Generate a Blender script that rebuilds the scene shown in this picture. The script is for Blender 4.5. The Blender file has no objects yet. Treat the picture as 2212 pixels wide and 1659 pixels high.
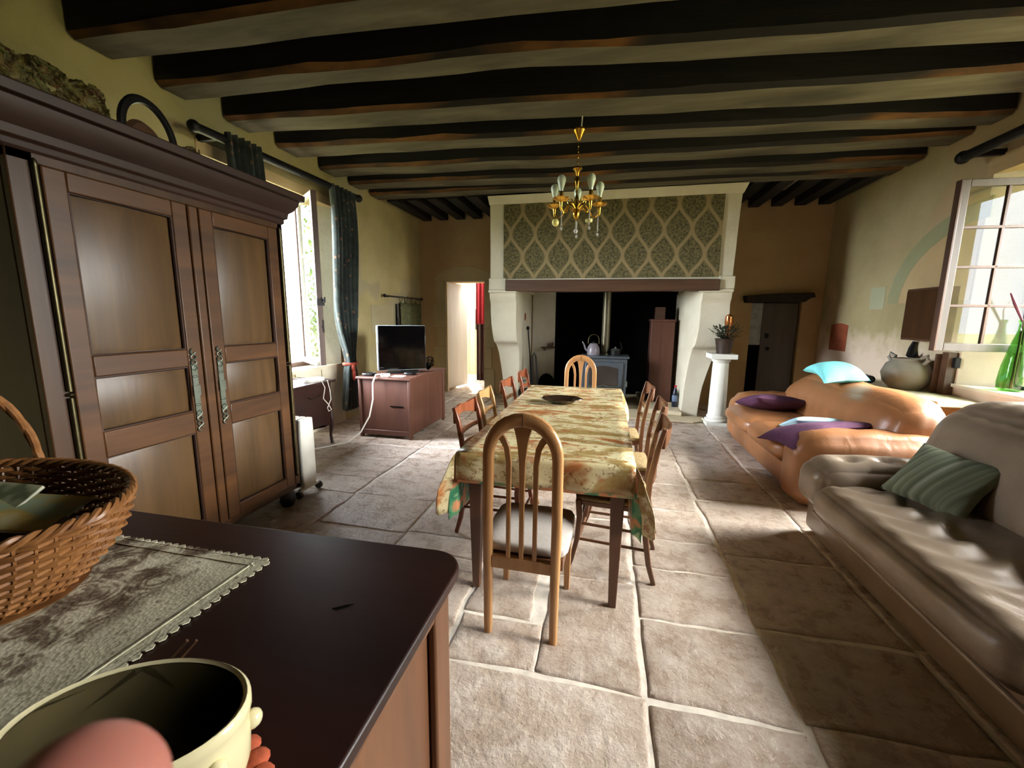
import bpy, bmesh, math, random
from mathutils import Vector, Matrix, noise
PI = math.pi
C = bpy.context.scene.collection
SC = bpy.context.scene

# ------------------------------------------------------------------ camera
# columns: camera right, up, back in world axes (x right, y into the room, z up)
CAMR = ((0.9757756, -0.04442325, 0.21421616),
        (0.21852303, 0.15103798, -0.9640722),
        (0.01047245, 0.98752929, 0.15708668))
cd = bpy.data.cameras.new('camera'); cam = bpy.data.objects.new('camera', cd); C.objects.link(cam)
m4 = Matrix(CAMR).to_4x4(); m4.translation = Vector((0, 0, 1.5)); cam.matrix_world = m4
cd.sensor_width = 36; cd.lens = 900.0 / 2212 * 36; cd.clip_start = 0.01
cd.dof.use_dof = True; cd.dof.focus_distance = 3.2; cd.dof.aperture_fstop = 15
SC.camera = cam
# ------------------------------------------------------------------ light
EXPOSURE = 1.2
SC.view_settings.view_transform = 'Standard'; SC.view_settings.look = 'None'
SC.view_settings.exposure = EXPOSURE; SC.view_settings.gamma = 1
SC.view_settings.use_curve_mapping = False
w = bpy.data.worlds.new('sky'); SC.world = w; w.use_nodes = True
wt = w.node_tree; bg = wt.nodes['Background']; bg.inputs[1].default_value = 1.0
# overcast sky with a bright hazy area high to the right (+x)
_g = wt.nodes.new('ShaderNodeNewGeometry'); _d = wt.nodes.new('ShaderNodeVectorMath'); _d.operation = 'DOT_PRODUCT'
wt.links.new(_g.outputs['Incoming'], _d.inputs[0]); _d.inputs[1].default_value = tuple(-Vector((1, -.02, .60)).normalized())
_m = wt.nodes.new('ShaderNodeMath'); _m.operation = 'MAXIMUM'; wt.links.new(_d.outputs['Value'], _m.inputs[0]); _m.inputs[1].default_value = 0
_p = wt.nodes.new('ShaderNodeMath'); _p.operation = 'POWER'; wt.links.new(_m.outputs[0], _p.inputs[0]); _p.inputs[1].default_value = 9
_x = wt.nodes.new('ShaderNodeMix'); _x.data_type = 'RGBA'; wt.links.new(_p.outputs[0], _x.inputs[0])
SKY_BASE, SKY_GLOW = (3.4, 3.7, 4.2, 1), (72, 71, 68, 1)
_x.inputs[6].default_value = SKY_BASE; _x.inputs[7].default_value = SKY_GLOW
# second, cooler bright area to the left (-x)
_e = wt.nodes.new('ShaderNodeVectorMath'); _e.operation = 'DOT_PRODUCT'; wt.links.new(_g.outputs['Incoming'], _e.inputs[0]); _e.inputs[1].default_value = tuple(-Vector((-1, -.30, .34)).normalized())
_m2 = wt.nodes.new('ShaderNodeMath'); _m2.operation = 'MAXIMUM'; wt.links.new(_e.outputs['Value'], _m2.inputs[0]); _m2.inputs[1].default_value = 0
_p2 = wt.nodes.new('ShaderNodeMath'); _p2.operation = 'POWER'; wt.links.new(_m2.outputs[0], _p2.inputs[0]); _p2.inputs[1].default_value = 6
_y = wt.nodes.new('ShaderNodeMix'); _y.data_type = 'RGBA'; wt.links.new(_p2.outputs[0], _y.inputs[0]); wt.links.new(_x.outputs[2], _y.inputs[6]); _y.inputs[7].default_value = (64, 67, 74, 1)
wt.links.new(_y.outputs[2], bg.inputs[0])
sd = bpy.data.lights.new('sun', 'SUN'); sd.energy = 6; sd.angle = 0.01; sd.color = (1, .95, .85)
sun = bpy.data.objects.new('sun', sd); C.objects.link(sun)
sun.rotation_euler = Vector((-0.15, 0.30, 0.94)).to_track_quat('Z', 'Y').to_euler()   # from beyond the back wall
def portal(name, loc, direction, sx, sy):
    d = bpy.data.lights.new(name, 'AREA'); d.shape = 'RECTANGLE'; d.size = sx; d.size_y = sy
    d.cycles.is_portal = True
    o = bpy.data.objects.new(name, d); C.objects.link(o); o.location = loc
    o.rotation_euler = (-Vector(direction)).to_track_quat('Z', 'Y').to_euler()
portal('window_portal_left', (-4.2, 4.2, 1.95), (1, 0, 0), 1.5, 2.3)
portal('window_portal_right', (4.25, 4.05, 1.95), (-1, 0, 0), 1.6, 2.2)
portal('window_portal_near', (4.25, 1.75, 1.95), (-1, 0, 0), 1.6, 2.2)
portal('roofless_passage_portal', (-3.2, 9.4, 2.9), (0, 0, -1), 1.9, 1.7)  # passage left roofless so daylight brightens its plank door
SC.cycles.max_bounces = 8; SC.cycles.diffuse_bounces = 5; SC.cycles.glossy_bounces = 3
SC.cycles.transmission_bounces = 6; SC.cycles.transparent_max_bounces = 8
SC.cycles.caustics_reflective = False; SC.cycles.caustics_refractive = False
SC.cycles.sample_clamp_indirect = 6

# ------------------------------------------------------------------ materials
def lin(c):
    return tuple(((x / 255) / 12.92 if x / 255 <= .04045 else ((x / 255 + .055) / 1.055) ** 2.4) for x in c) + (1,)
class NT:
    def __init__(s, name):
        s.m = bpy.data.materials.new(name); s.m.use_nodes = True; s.t = s.m.node_tree
        s.b = s.t.nodes['Principled BSDF']; s.tc = s.n('ShaderNodeTexCoord')
    def n(s, k, **kw):
        x = s.t.nodes.new(k)
        for a, v in kw.items(): setattr(x, a, v)
        return x
    def l(s, a, b): s.t.links.new(a, b)
    def val(s, sock, v):
        if isinstance(v, bpy.types.NodeSocket): s.l(v, sock)
        else: sock.default_value = v
    def math(s, op, a, b=0.0, c=0.0):
        x = s.n('ShaderNodeMath', operation=op)
        s.val(x.inputs[0], a); s.val(x.inputs[1], b); s.val(x.inputs[2], c)
        return x.outputs[0]
    def noise(s, scale, stretch=(1, 1, 1), detail=4, rough=.55, rot=(0, 0, 0), off=(0, 0, 0), dist=0.0):
        mp = s.n('ShaderNodeMapping'); mp.inputs['Scale'].default_value = stretch
        mp.inputs['Rotation'].default_value = rot; mp.inputs['Location'].default_value = off
        s.l(s.tc.outputs['Object'], mp.inputs[0])
        x = s.n('ShaderNodeTexNoise'); x.inputs['Scale'].default_value = scale
        x.inputs['Detail'].default_value = detail; x.inputs['Roughness'].default_value = rough
        x.inputs['Distortion'].default_value = dist
        s.l(mp.outputs[0], x.inputs['Vector']); return x.outputs['Fac']
    def voro(s, scale, feature='F1', stretch=(1, 1, 1), out='Distance'):
        mp = s.n('ShaderNodeMapping'); mp.inputs['Scale'].default_value = stretch
        s.l(s.tc.outputs['Object'], mp.inputs[0])
        x = s.n('ShaderNodeTexVoronoi', feature=feature); x.inputs['Scale'].default_value = scale
        s.l(mp.outputs[0], x.inputs['Vector']); return x.outputs[out]
    def ramp(s, fac, stops):
        r = s.n('ShaderNodeValToRGB'); e = r.color_ramp.elements
        while len(e) < len(stops): e.new(.5)
        for el, (p, c) in zip(e, stops): el.position = p; el.color = c if len(c) == 4 else lin(c)
        s.l(fac, r.inputs[0]); return r.outputs[0]
    def mix(s, f, a, b, mode='MIX'):
        x = s.n('ShaderNodeMix', data_type='RGBA', blend_type=mode)
        s.val(x.inputs[0], f); s.val(x.inputs[6], a); s.val(x.inputs[7], b); return x.outputs[2]
    def bump(s, h, strength=.3, dist=.01):
        x = s.n('ShaderNodeBump'); x.inputs['Strength'].default_value = strength
        x.inputs['Distance'].default_value = dist; s.l(h, x.inputs['Height']); s.l(x.outputs[0], s.b.inputs['Normal'])
    def done(s, col=None, rough=.5, metal=0.0, spec=.5, **kw):
        if col is not None: s.val(s.b.inputs['Base Color'], col)
        s.val(s.b.inputs['Roughness'], rough); s.b.inputs['Metallic'].default_value = metal
        s.b.inputs['Specular IOR Level'].default_value = spec
        for k, v in kw.items(): s.b.inputs[k.replace('_', ' ')].default_value = v
        return s.m
def plain(name, c, rough=.5, metal=0.0, spec=.5, var=.25, scale=12, bump=.1, **kw):
    t = NT(name); f = t.noise(scale)
    a = lin(c); d = tuple(x * (1 - var) for x in a[:3]) + (1,); b = tuple(min(1, x * (1 + var)) for x in a[:3]) + (1,)
    col = t.ramp(f, [(.3, d), (.7, b)])
    if bump: t.bump(f, bump, .004)
    return t.done(col, rough, metal, spec, **kw)
def wood(name, dark, light, axis=2, rough=.4, scale=9, spec=.5, knots=False, **kw):
    t = NT(name); st = [1, 1, 1]; st[axis] = .09
    f = t.noise(scale, tuple(st), 6, .6, dist=.6); g = t.noise(scale * 7, tuple(st), 3, .5)
    big = t.noise(1.6, (1, 1, 1), 2)
    col = t.ramp(f, [(.28, dark), (.72, light)])
    col = t.mix(t.math('MULTIPLY', g, .45), col, lin(dark))
    col = t.mix(t.math('MULTIPLY', big, .35), col, lin(tuple(int(x * .8) for x in light)))
    t.bump(g, .12, .003)
    return t.done(col, rough, 0, spec, **kw)
def fabric(name, c, var=.2, scale=60, rough=.9, bump=.4):
    return plain(name, c, rough, 0, .2, var, scale, bump)

def m_plaster(name, cols, patch=None, low=None, rough=.92):
    """old lime render: broad blotches of tone plus a fine trowel texture"""
    t = NT(name)
    a = t.noise(1.1, detail=6, rough=.6); b = t.noise(4.5, detail=6, rough=.65, off=(3, 1, 2)); f = t.noise(38, detail=5, rough=.7)
    col = t.ramp(a, [(.32, cols[0]), (.52, cols[1]), (.7, cols[2])])
    col = t.mix(t.math('MULTIPLY', b, .55), col, lin(cols[1]))
    if patch:
        p = t.noise(.9, detail=5, rough=.5, off=(7, 5, 1)); pm = t.ramp(p, [(.56, (0, 0, 0, 1)), (.60, (1, 1, 1, 1))])
        col = t.mix(pm, col, lin(patch))
    if low:   # paler zone below a wavy height line: window light painted into the wall colour
        sep = t.n('ShaderNodeSeparateXYZ'); t.l(t.tc.outputs['Object'], sep.inputs[0])
        h = t.math('ADD', sep.outputs[2], t.math('MULTIPLY', t.math('SUBTRACT', b, .5), .9))
        mk = t.ramp(t.math('MULTIPLY', h, 1 / 3.0), [(low[1] / 3.0 - .07, (1, 1, 1, 1)), (low[1] / 3.0 + .07, (0, 0, 0, 1))])
        col = t.mix(mk, col, lin(low[0]))
    t.bump(t.math('ADD', f, t.math('MULTIPLY', b, 3.0)), .35, .012)
    return t.done(col, rough, 0, .2)
M = {}
M['wall_left'] = m_plaster('lime_plaster_yellow', [(158, 148, 106), (180, 168, 122), (190, 180, 138)], patch=(168, 160, 128))
M['wall_back'] = m_plaster('lime_plaster_ochre', [(168, 138, 98), (182, 154, 112), (190, 166, 128)])
M['wall_right'] = m_plaster('lime_plaster_olive', [(150, 138, 100), (168, 156, 116), (180, 168, 132)], patch=(176, 156, 122), low=((204, 186, 164), 1.25))
M['rubble'] = None
def m_rubble():
    t = NT('rubble_stone'); a = t.noise(13, detail=8, rough=.75, dist=.6); c = t.voro(26, out='Color'); d = t.noise(34, detail=3)
    col = t.ramp(a, [(.36, (44, 34, 22)), (.47, (96, 80, 50)), (.55, (160, 146, 98)), (.70, (192, 182, 140))])
    col = t.mix(.35, col, c, 'MULTIPLY'); col = t.mix(t.ramp(d, [(.56, (0, 0, 0, 1)), (.66, (.8, .8, .8, 1))]), col, lin((178, 166, 118)))
    t.bump(a, .9, .05); return t.done(col, .95, 0, .1)
M['rubble'] = m_rubble()
def m_flag():
    t = NT('worn_flagstone'); a = t.noise(1.3, detail=5, rough=.6); b = t.noise(7, detail=7, rough=.7, off=(4, 2, 0)); c = t.noise(32, detail=4)
    rnd = t.n('ShaderNodeAttribute'); rnd.attribute_name = 'tone'
    col = t.ramp(a, [(.3, (166, 148, 133)), (.5, (192, 177, 162)), (.72, (207, 195, 182))])
    col = t.mix(t.ramp(b, [(.46, (0, 0, 0, 1)), (.64, (.8, .8, .8, 1))]), col, lin((222, 214, 204)))
    col = t.mix(t.ramp(b, [(.27, (.7, .7, .7, 1)), (.38, (0, 0, 0, 1))]), col, lin((148, 122, 102)))
    col = t.mix(.75, col, t.ramp(rnd.outputs['Fac'], [(0, (.66, .61, .56, 1)), (.5, (.86, .82, .78, 1)), (1, (1, .98, .95, 1))]), 'MULTIPLY')
    t.bump(t.math('ADD', t.math('MULTIPLY', b, 2.0), t.math('MULTIPLY', c, .6)), .7, .014)
    r = t.ramp(b, [(.3, (.20, .20, .20, 1)), (.75, (.42, .42, .42, 1))])
    return t.done(col, r, 0, .5)
M['flag'] = m_flag()
M['mortar'] = plain('lime_mortar', (216, 208, 194), .8, 0, .3, .2, 14, .4)
M['beam'] = None
def m_beam():  # beam faces near black: their shade is put into the colour
    t = NT('shaded_beam_oak'); f = t.noise(7, (.08, 1, 1), 6, .6, dist=.5); g = t.noise(1.2, (.6, 1, 1), 4); e = t.noise(30, (.1, 1, 1), 3)
    col = t.ramp(f, [(.3, (16, 15, 13)), (.55, (28, 26, 22)), (.75, (44, 41, 34))])
    t.bump(t.math('ADD', f, t.math('MULTIPLY', e, .5)), .5, .012); return t.done(col, .75, 0, .3)
def m_underside():  # same beams, paler below: floor bounce painted into the colour
    t = NT('bounce_lit_beam_underside'); f = t.noise(5, (.15, 1, 1), 6, .6); g = t.noise(2.0, (.5, 1, 1), 4, off=(2, 2, 2))
    col = t.ramp(f, [(.3, (72, 68, 52)), (.6, (104, 98, 78)), (.8, (124, 118, 96))])
    col = t.mix(t.ramp(g, [(.35, (.7, .7, .7, 1)), (.5, (0, 0, 0, 1))]), col, lin((58, 54, 42)))
    t.bump(f, .4, .01); return t.done(col, .85, 0, .2)
def m_edge():
    t = NT('adzed_orange_beam_edge'); g = t.noise(1.1, (.5, 1, 1), 4, off=(4, 1, 2)); f = t.noise(12, (.3, 1, 1), 4)
    col = t.mix(t.ramp(g, [(.47, (0, 0, 0, 1)), (.60, (.9, .9, .9, 1))]), lin((34, 30, 24)), t.ramp(f, [(.3, (84, 56, 26)), (.7, (128, 88, 42))]))
    t.bump(f, .5, .01); return t.done(col, .8, 0, .2)
M['beam_edge'] = m_edge()
M['beam'] = m_beam(); M['beam_under'] = m_underside()
M['boards'] = wood('dark_ceiling_boards', (16, 14, 11), (30, 27, 21), 1, .8)
M['board_pale'] = wood('pale_ceiling_gap', (112, 104, 84), (150, 140, 116), 1, .8)
M['stone'] = m_plaster('cream_limestone', [(188, 180, 156), (208, 202, 180), (220, 214, 196)])
M['stone2'] = m_plaster('worn_limestone', [(176, 160, 130), (196, 182, 152), (206, 194, 168)])
M['soot_shade_black'] = plain('soot_shade_black', (10, 9, 8), .95, 0, .05, .5, 6, .3)
M['white_plaster'] = m_plaster('old_white_plaster', [(168, 160, 144), (190, 184, 170), (200, 194, 182)])
M['armoire'] = wood('varnished_walnut', (40, 25, 12), (80, 53, 29), 2, .40, 7, .35)
M['armoire_h'] = wood('varnished_walnut_rail', (46, 28, 13), (96, 62, 32), 1, .40, 7, .35)
M['armoire_panel'] = wood('walnut_panel', (48, 34, 18), (100, 74, 44), 2, .36, 7, .4)
M['cornice'] = wood('dark_walnut_cornice', (34, 20, 13), (58, 36, 25), 1, .5, 6, .3)
M['dark_wood'] = wood('dark_mahogany', (28, 14, 11), (50, 26, 20), 0, .36, 5, .3)
M['darkred'] = wood('red_brown_chest', (66, 37, 26), (108, 68, 52), 2, .5, 6)
M['side_wood'] = wood('sideboard_side_oak', (80, 50, 30), (138, 92, 58), 2, .45, 6)
M['table_wood'] = wood('brown_table_leg', (76, 46, 30), (126, 84, 56), 2, .38, 9)
M['beech'] = wood('varnished_beech', (150, 104, 62), (196, 148, 98), 2, .26, 8)
M['chair_brown'] = wood('chair_brown', (74, 45, 30), (128, 88, 60), 2, .28, 9)
M['chair_red'] = wood('chair_red', (92, 46, 26), (148, 82, 50), 2, .25, 9)
M['chair_tan'] = wood('chair_tan', (140, 104, 62), (186, 148, 96), 2, .3, 9)
M['mantel'] = wood('mantel_oak', (58, 38, 24), (96, 66, 44), 0, .5, 7)
M['brass'] = plain('brass', (206, 160, 62), .22, 1, .5, .1, 20, 0)
M['brass_old'] = plain('old_brass', (82, 76, 54), .42, 1, .5, .2, 20, .1)
M['pewter'] = plain('pewter', (92, 98, 86), .5, .6, .5, .15, 30, .2)
M['iron'] = plain('black_iron', (26, 25, 25), .5, .6, .5, .3, 20, .2)
M['black'] = plain('black_plastic', (14, 14, 15), .35, 0, .5, .1, 20, 0)
M['screen'] = plain('black_screen', (5, 5, 6), .08, 0, .5, .1, 5, 0)
M['white'] = plain('white_enamel', (218, 218, 208), .4, 0, .5, .05, 9, 0)
M['white_paint'] = wood('white_painted_wood', (176, 170, 158), (200, 196, 186), 2, .5)
M['sash_white'] = plain('pale_sash_paint', (196, 196, 184), .45, 0, .5, .1, 9, .1)
M['sash_brown'] = wood('brown_sash', (64, 44, 34), (96, 70, 56), 2, .5)
M['sash_grey'] = wood('weathered_grey_sash', (64, 57, 52), (94, 86, 80), 2, .5)
M['lintel_wood'] = wood('pale_lintel_board', (178, 150, 104), (206, 182, 138), 1, .6)
def m_leather(name, c, rough):
    t = NT(name); a = t.noise(3, detail=4); v = t.voro(160, 'DISTANCE_TO_EDGE'); f = t.noise(6, (1.6, .8, 1), 2.5, .45, dist=1.2)
    d = tuple(int(x * .86) for x in c)
    col = t.ramp(a, [(.3, d), (.7, c)])
    t.bump(t.math('ADD', t.math('MULTIPLY', v, .25), t.math('MULTIPLY', f, 2.0)), .24, .012)
    return t.done(col, rough, 0, .5)
M['tan_leather'] = m_leather('tan_leather', (154, 104, 66), .36)
M['beige_leather'] = m_leather('beige_leather', (146, 128, 110), .30)
M['purple'] = fabric('purple_cotton', (86, 54, 78)); M['aqua'] = fabric('aqua_cotton', (128, 214, 214), .12)
M['paleblue'] = fabric('pale_blue_cotton', (176, 214, 228), .1)
def m_stripe():
    t = NT('grey_green_striped_knit'); sep = t.n('ShaderNodeSeparateXYZ'); t.l(t.tc.outputs['Object'], sep.inputs[0])
    s = t.math('SINE', t.math('MULTIPLY', sep.outputs[1], 150)); n_ = t.noise(3, (.1, 9, .1), 3)
    col = t.ramp(n_, [(.38, (100, 108, 88)), (.5, (124, 132, 110)), (.66, (156, 162, 142))])
    col = t.mix(t.math('MULTIPLY', t.math('ADD', s, 1), .18), col, lin((84, 92, 76)))
    t.bump(s, .4, .004); return t.done(col, .9, 0, .2)
M['stripe'] = m_stripe()
def m_glass(name, c=(1, 1, 1, 1), rough=0.0):
    t = NT(name); t.t.nodes.remove(t.b)
    o = [x for x in t.t.nodes if x.type == 'OUTPUT_MATERIAL'][0]
    tr = t.n('ShaderNodeBsdfTransparent'); tr.inputs[0].default_value = c
    gl = t.n('ShaderNodeBsdfGlossy'); gl.inputs['Roughness'].default_value = rough
    lw = t.n('ShaderNodeLayerWeight'); lw.inputs[0].default_value = .5
    fr = t.math('ADD', .045, t.math('MULTIPLY', t.math('POWER', lw.outputs['Facing'], 5), .955))
    mx = t.n('ShaderNodeMixShader'); t.l(fr, mx.inputs[0]); t.l(tr.outputs[0], mx.inputs[1]); t.l(gl.outputs[0], mx.inputs[2])
    t.l(mx.outputs[0], o.inputs[0]); return t.m
M['pane'] = m_glass('window_glass', (.93, .95, .93, 1))
M['green_glass'] = m_glass('green_bottle_glass', (.52, .72, .46, 1), .02)
M['crystal'] = NT('crystal').done((.95, .97, .9, 1), .03, 0, .8, Transmission_Weight=.6)
M['bulb'] = plain('opal_bulb', (206, 220, 190), .25, 0, .6, .03, 5, 0)
M['grey_stove'] = plain('grey_cast_iron', (78, 86, 92), .42, .3, .5, .12, 18, .15)
M['stove_glass'] = plain('stove_door_glass', (52, 46, 42), .1, 0, .6, .3, 3, 0)
M['flue'] = plain('flue_pipe', (98, 92, 72), .4, .6, .5, .2, 6, .1)
M['kettle'] = plain('grey_enamel', (128, 120, 128), .3, 0, .5, .1, 9, 0)
M['cream_pot'] = plain('cream_glazed_earthenware', (222, 212, 168), .16, 0, .5, .04, 6, 0)
M['pot_in'] = plain('tan_glazed_inside', (224, 208, 156), .22, 0, .5, .1, 6, 0)
M['orange_yarn'] = fabric('orange_crochet', (176, 88, 62), .25, 90); M['teal_yarn'] = fabric('teal_crochet', (34, 62, 68), .3, 90)
M['wicker'] = wood('wicker', (88, 52, 24), (158, 108, 60), 0, .38, 25)
M['jar'] = plain('grey_stoneware', (124, 120, 106), .5, 0, .4, .2, 6, .2)
M['terracotta'] = plain('terracotta', (142, 76, 50), .8, 0, .2, .2, 9, .3)
M['grey_stone_lintel'] = plain('dark_oak_lintel', (48, 42, 36), .8, 0, .2, .3, 9, .5)
M['grey_door'] = wood('grey_brown_door', (66, 60, 54), (92, 84, 74), 2, .55)
M['leaf'] = plain('leaf', (84, 118, 44), .6, 0, .3, .5, 3, 0); M['dark_leaf'] = plain('dark_leaf', (44, 50, 32), .6, 0, .3, .4, 3, 0)
M['grass'] = plain('grass', (124, 122, 80), .9, 0, .1, .4, 2, .3)
M['redcloth'] = fabric('red_curtain_cloth', (120, 26, 34)); M['greencloth'] = fabric('green_damask_cloth', (96, 100, 72), .4, 20)
M['plank'] = wood('pale_planks', (196, 170, 132), (226, 206, 172), 2, .6)
M['skin'] = NT('skin').done(lin((206, 132, 116)), .5, 0, .4, Subsurface_Weight=.2, Subsurface_Radius=(.01, .004, .002), Subsurface_Scale=.5)
M['cable_white'] = plain('white_cable', (222, 220, 210), .4, 0, .4, .03, 5, 0)
M['paper'] = plain('paper', (206, 204, 190), .7, 0, .3, .06, 8, 0)
def m_magazine(name, a, b):
    t = NT(name); f = t.noise(9, detail=3); return t.done(t.ramp(f, [(.42, a), (.52, b), (.65, (190, 182, 140))]), .35)
M['mag1'] = m_magazine('magazine_cover_yellow', (132, 148, 120), (178, 148, 62)); M['mag2'] = m_magazine('magazine_cover_green', (86, 96, 70), (168, 172, 140))
def m_damask():
    t = NT('ogee_damask'); sep = t.n('ShaderNodeSeparateXYZ'); t.l(t.tc.outputs['Object'], sep.inputs[0])
    wob = t.math('MULTIPLY', t.math('SUBTRACT', t.noise(5, detail=2), .5), .03)
    u = t.math('DIVIDE', t.math('ADD', sep.outputs[0], wob), .372); v = t.math('DIVIDE', sep.outputs[2], .69)
    s = t.math('MULTIPLY', t.math('SUBTRACT', 1, t.math('COSINE', t.math('MULTIPLY', v, 2 * PI))), .25)
    def dist(e):
        return t.math('ABSOLUTE', t.math('SUBTRACT', t.math('FRACT', e), .5))
    d1 = dist(t.math('ADD', t.math('SUBTRACT', u, s), 50.5)); d2 = dist(t.math('ADD', t.math('ADD', u, s), 50.5))
    d = t.math('MINIMUM', d1, d2)
    n_ = t.noise(30, detail=5, rough=.7); line = t.math('ADD', d, t.math('MULTIPLY', t.math('SUBTRACT', n_, .5), .09))
    bud = t.ramp(n_, [(.40, (62, 60, 42)), (.56, (112, 104, 72))])
    col = t.mix(t.ramp(line, [(.04, (1, 1, 1, 1)), (.10, (0, 0, 0, 1))]), bud, lin((142, 126, 92)))
    t.bump(n_, .2, .003); return t.done(col, .85, 0, .2)
M['damask'] = m_damask()
def m_cloth():
    t = NT('autumn_leaf_oilcloth'); a = t.noise(3.2, (.7, 1.9, 1), 5, .6, dist=.4); b = t.noise(9, (1, 1.3, 1), 6, .7, off=(3, 3, 0)); c = t.noise(24, (1, 1, 1), 4, .7, off=(1, 8, 2), dist=1.5)
    col = t.ramp(a, [(.30, (150, 84, 46)), (.38, (170, 112, 66)), (.44, (202, 188, 144)), (.52, (208, 198, 158)), (.56, (164, 142, 92)), (.64, (146, 116, 68)), (.70, (150, 134, 76)), (.76, (192, 180, 134))])
    col = t.mix(t.ramp(b, [(.55, (0, 0, 0, 1)), (.63, (.75, .75, .75, 1))]), col, lin((160, 96, 60)))
    col = t.mix(t.ramp(c, [(.57, (0, 0, 0, 1)), (.62, (.8, .8, .8, 1))]), col, lin((112, 74, 46)))
    return t.done(col, .24, 0, .5)
M['oilcloth'] = m_cloth()
def m_under():
    t = NT('orange_cloth_with_green_leaves'); a = t.noise(9, detail=2)
    return t.done(t.ramp(a, [(.46, (216, 150, 106)), (.52, (92, 150, 106)), (.62, (34, 120, 84)), (.68, (176, 202, 160))]), .6)
M['undercloth'] = m_under()
def m_curtain():
    t = NT('dark_green_flowered_curtain'); v = t.voro(13, stretch=(1, 1, .8)); a = t.noise(8)
    col = t.ramp(a, [(.3, (28, 35, 33)), (.7, (54, 64, 60))])
    col = t.mix(t.ramp(v, [(.14, (1, 1, 1, 1)), (.26, (0, 0, 0, 1))]), col, lin((118, 88, 66)))
    return t.done(col, .7, 0, .3, Sheen_Weight=.3)
M['curtain'] = m_curtain()
def m_lace():
    t = NT('cream_lace'); v = t.voro(17); f = t.noise(14, detail=4, off=(2, 0, 1)); e = t.voro(160); g = t.voro(34)
    ring = t.math('SINE', t.math('MULTIPLY', v, 30)); body = t.math('ADD', t.math('MULTIPLY', ring, .035), f)
    col = t.ramp(body, [(.36, (92, 78, 62)), (.46, (128, 116, 98)), (.52, (178, 172, 148)), (.62, (206, 202, 178))])
    sep = t.n('ShaderNodeSeparateXYZ'); t.l(t.tc.outputs['Object'], sep.inputs[0])
    plainz = t.ramp(t.math('ABSOLUTE', sep.outputs[0]), [(.30, (0, 0, 0, 1)), (.34, (.8, .8, .8, 1))])
    col = t.mix(plainz, col, lin((190, 186, 160)))
    col = t.mix(t.ramp(g, [(.12, (.7, .7, .7, 1)), (.2, (0, 0, 0, 1))]), col, lin((104, 90, 72)))
    t.bump(t.math('ADD', body, t.math('MULTIPLY', e, .3)), .6, .004)
    return t.done(col, .85, 0, .2)
M['lace'] = m_lace()

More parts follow.
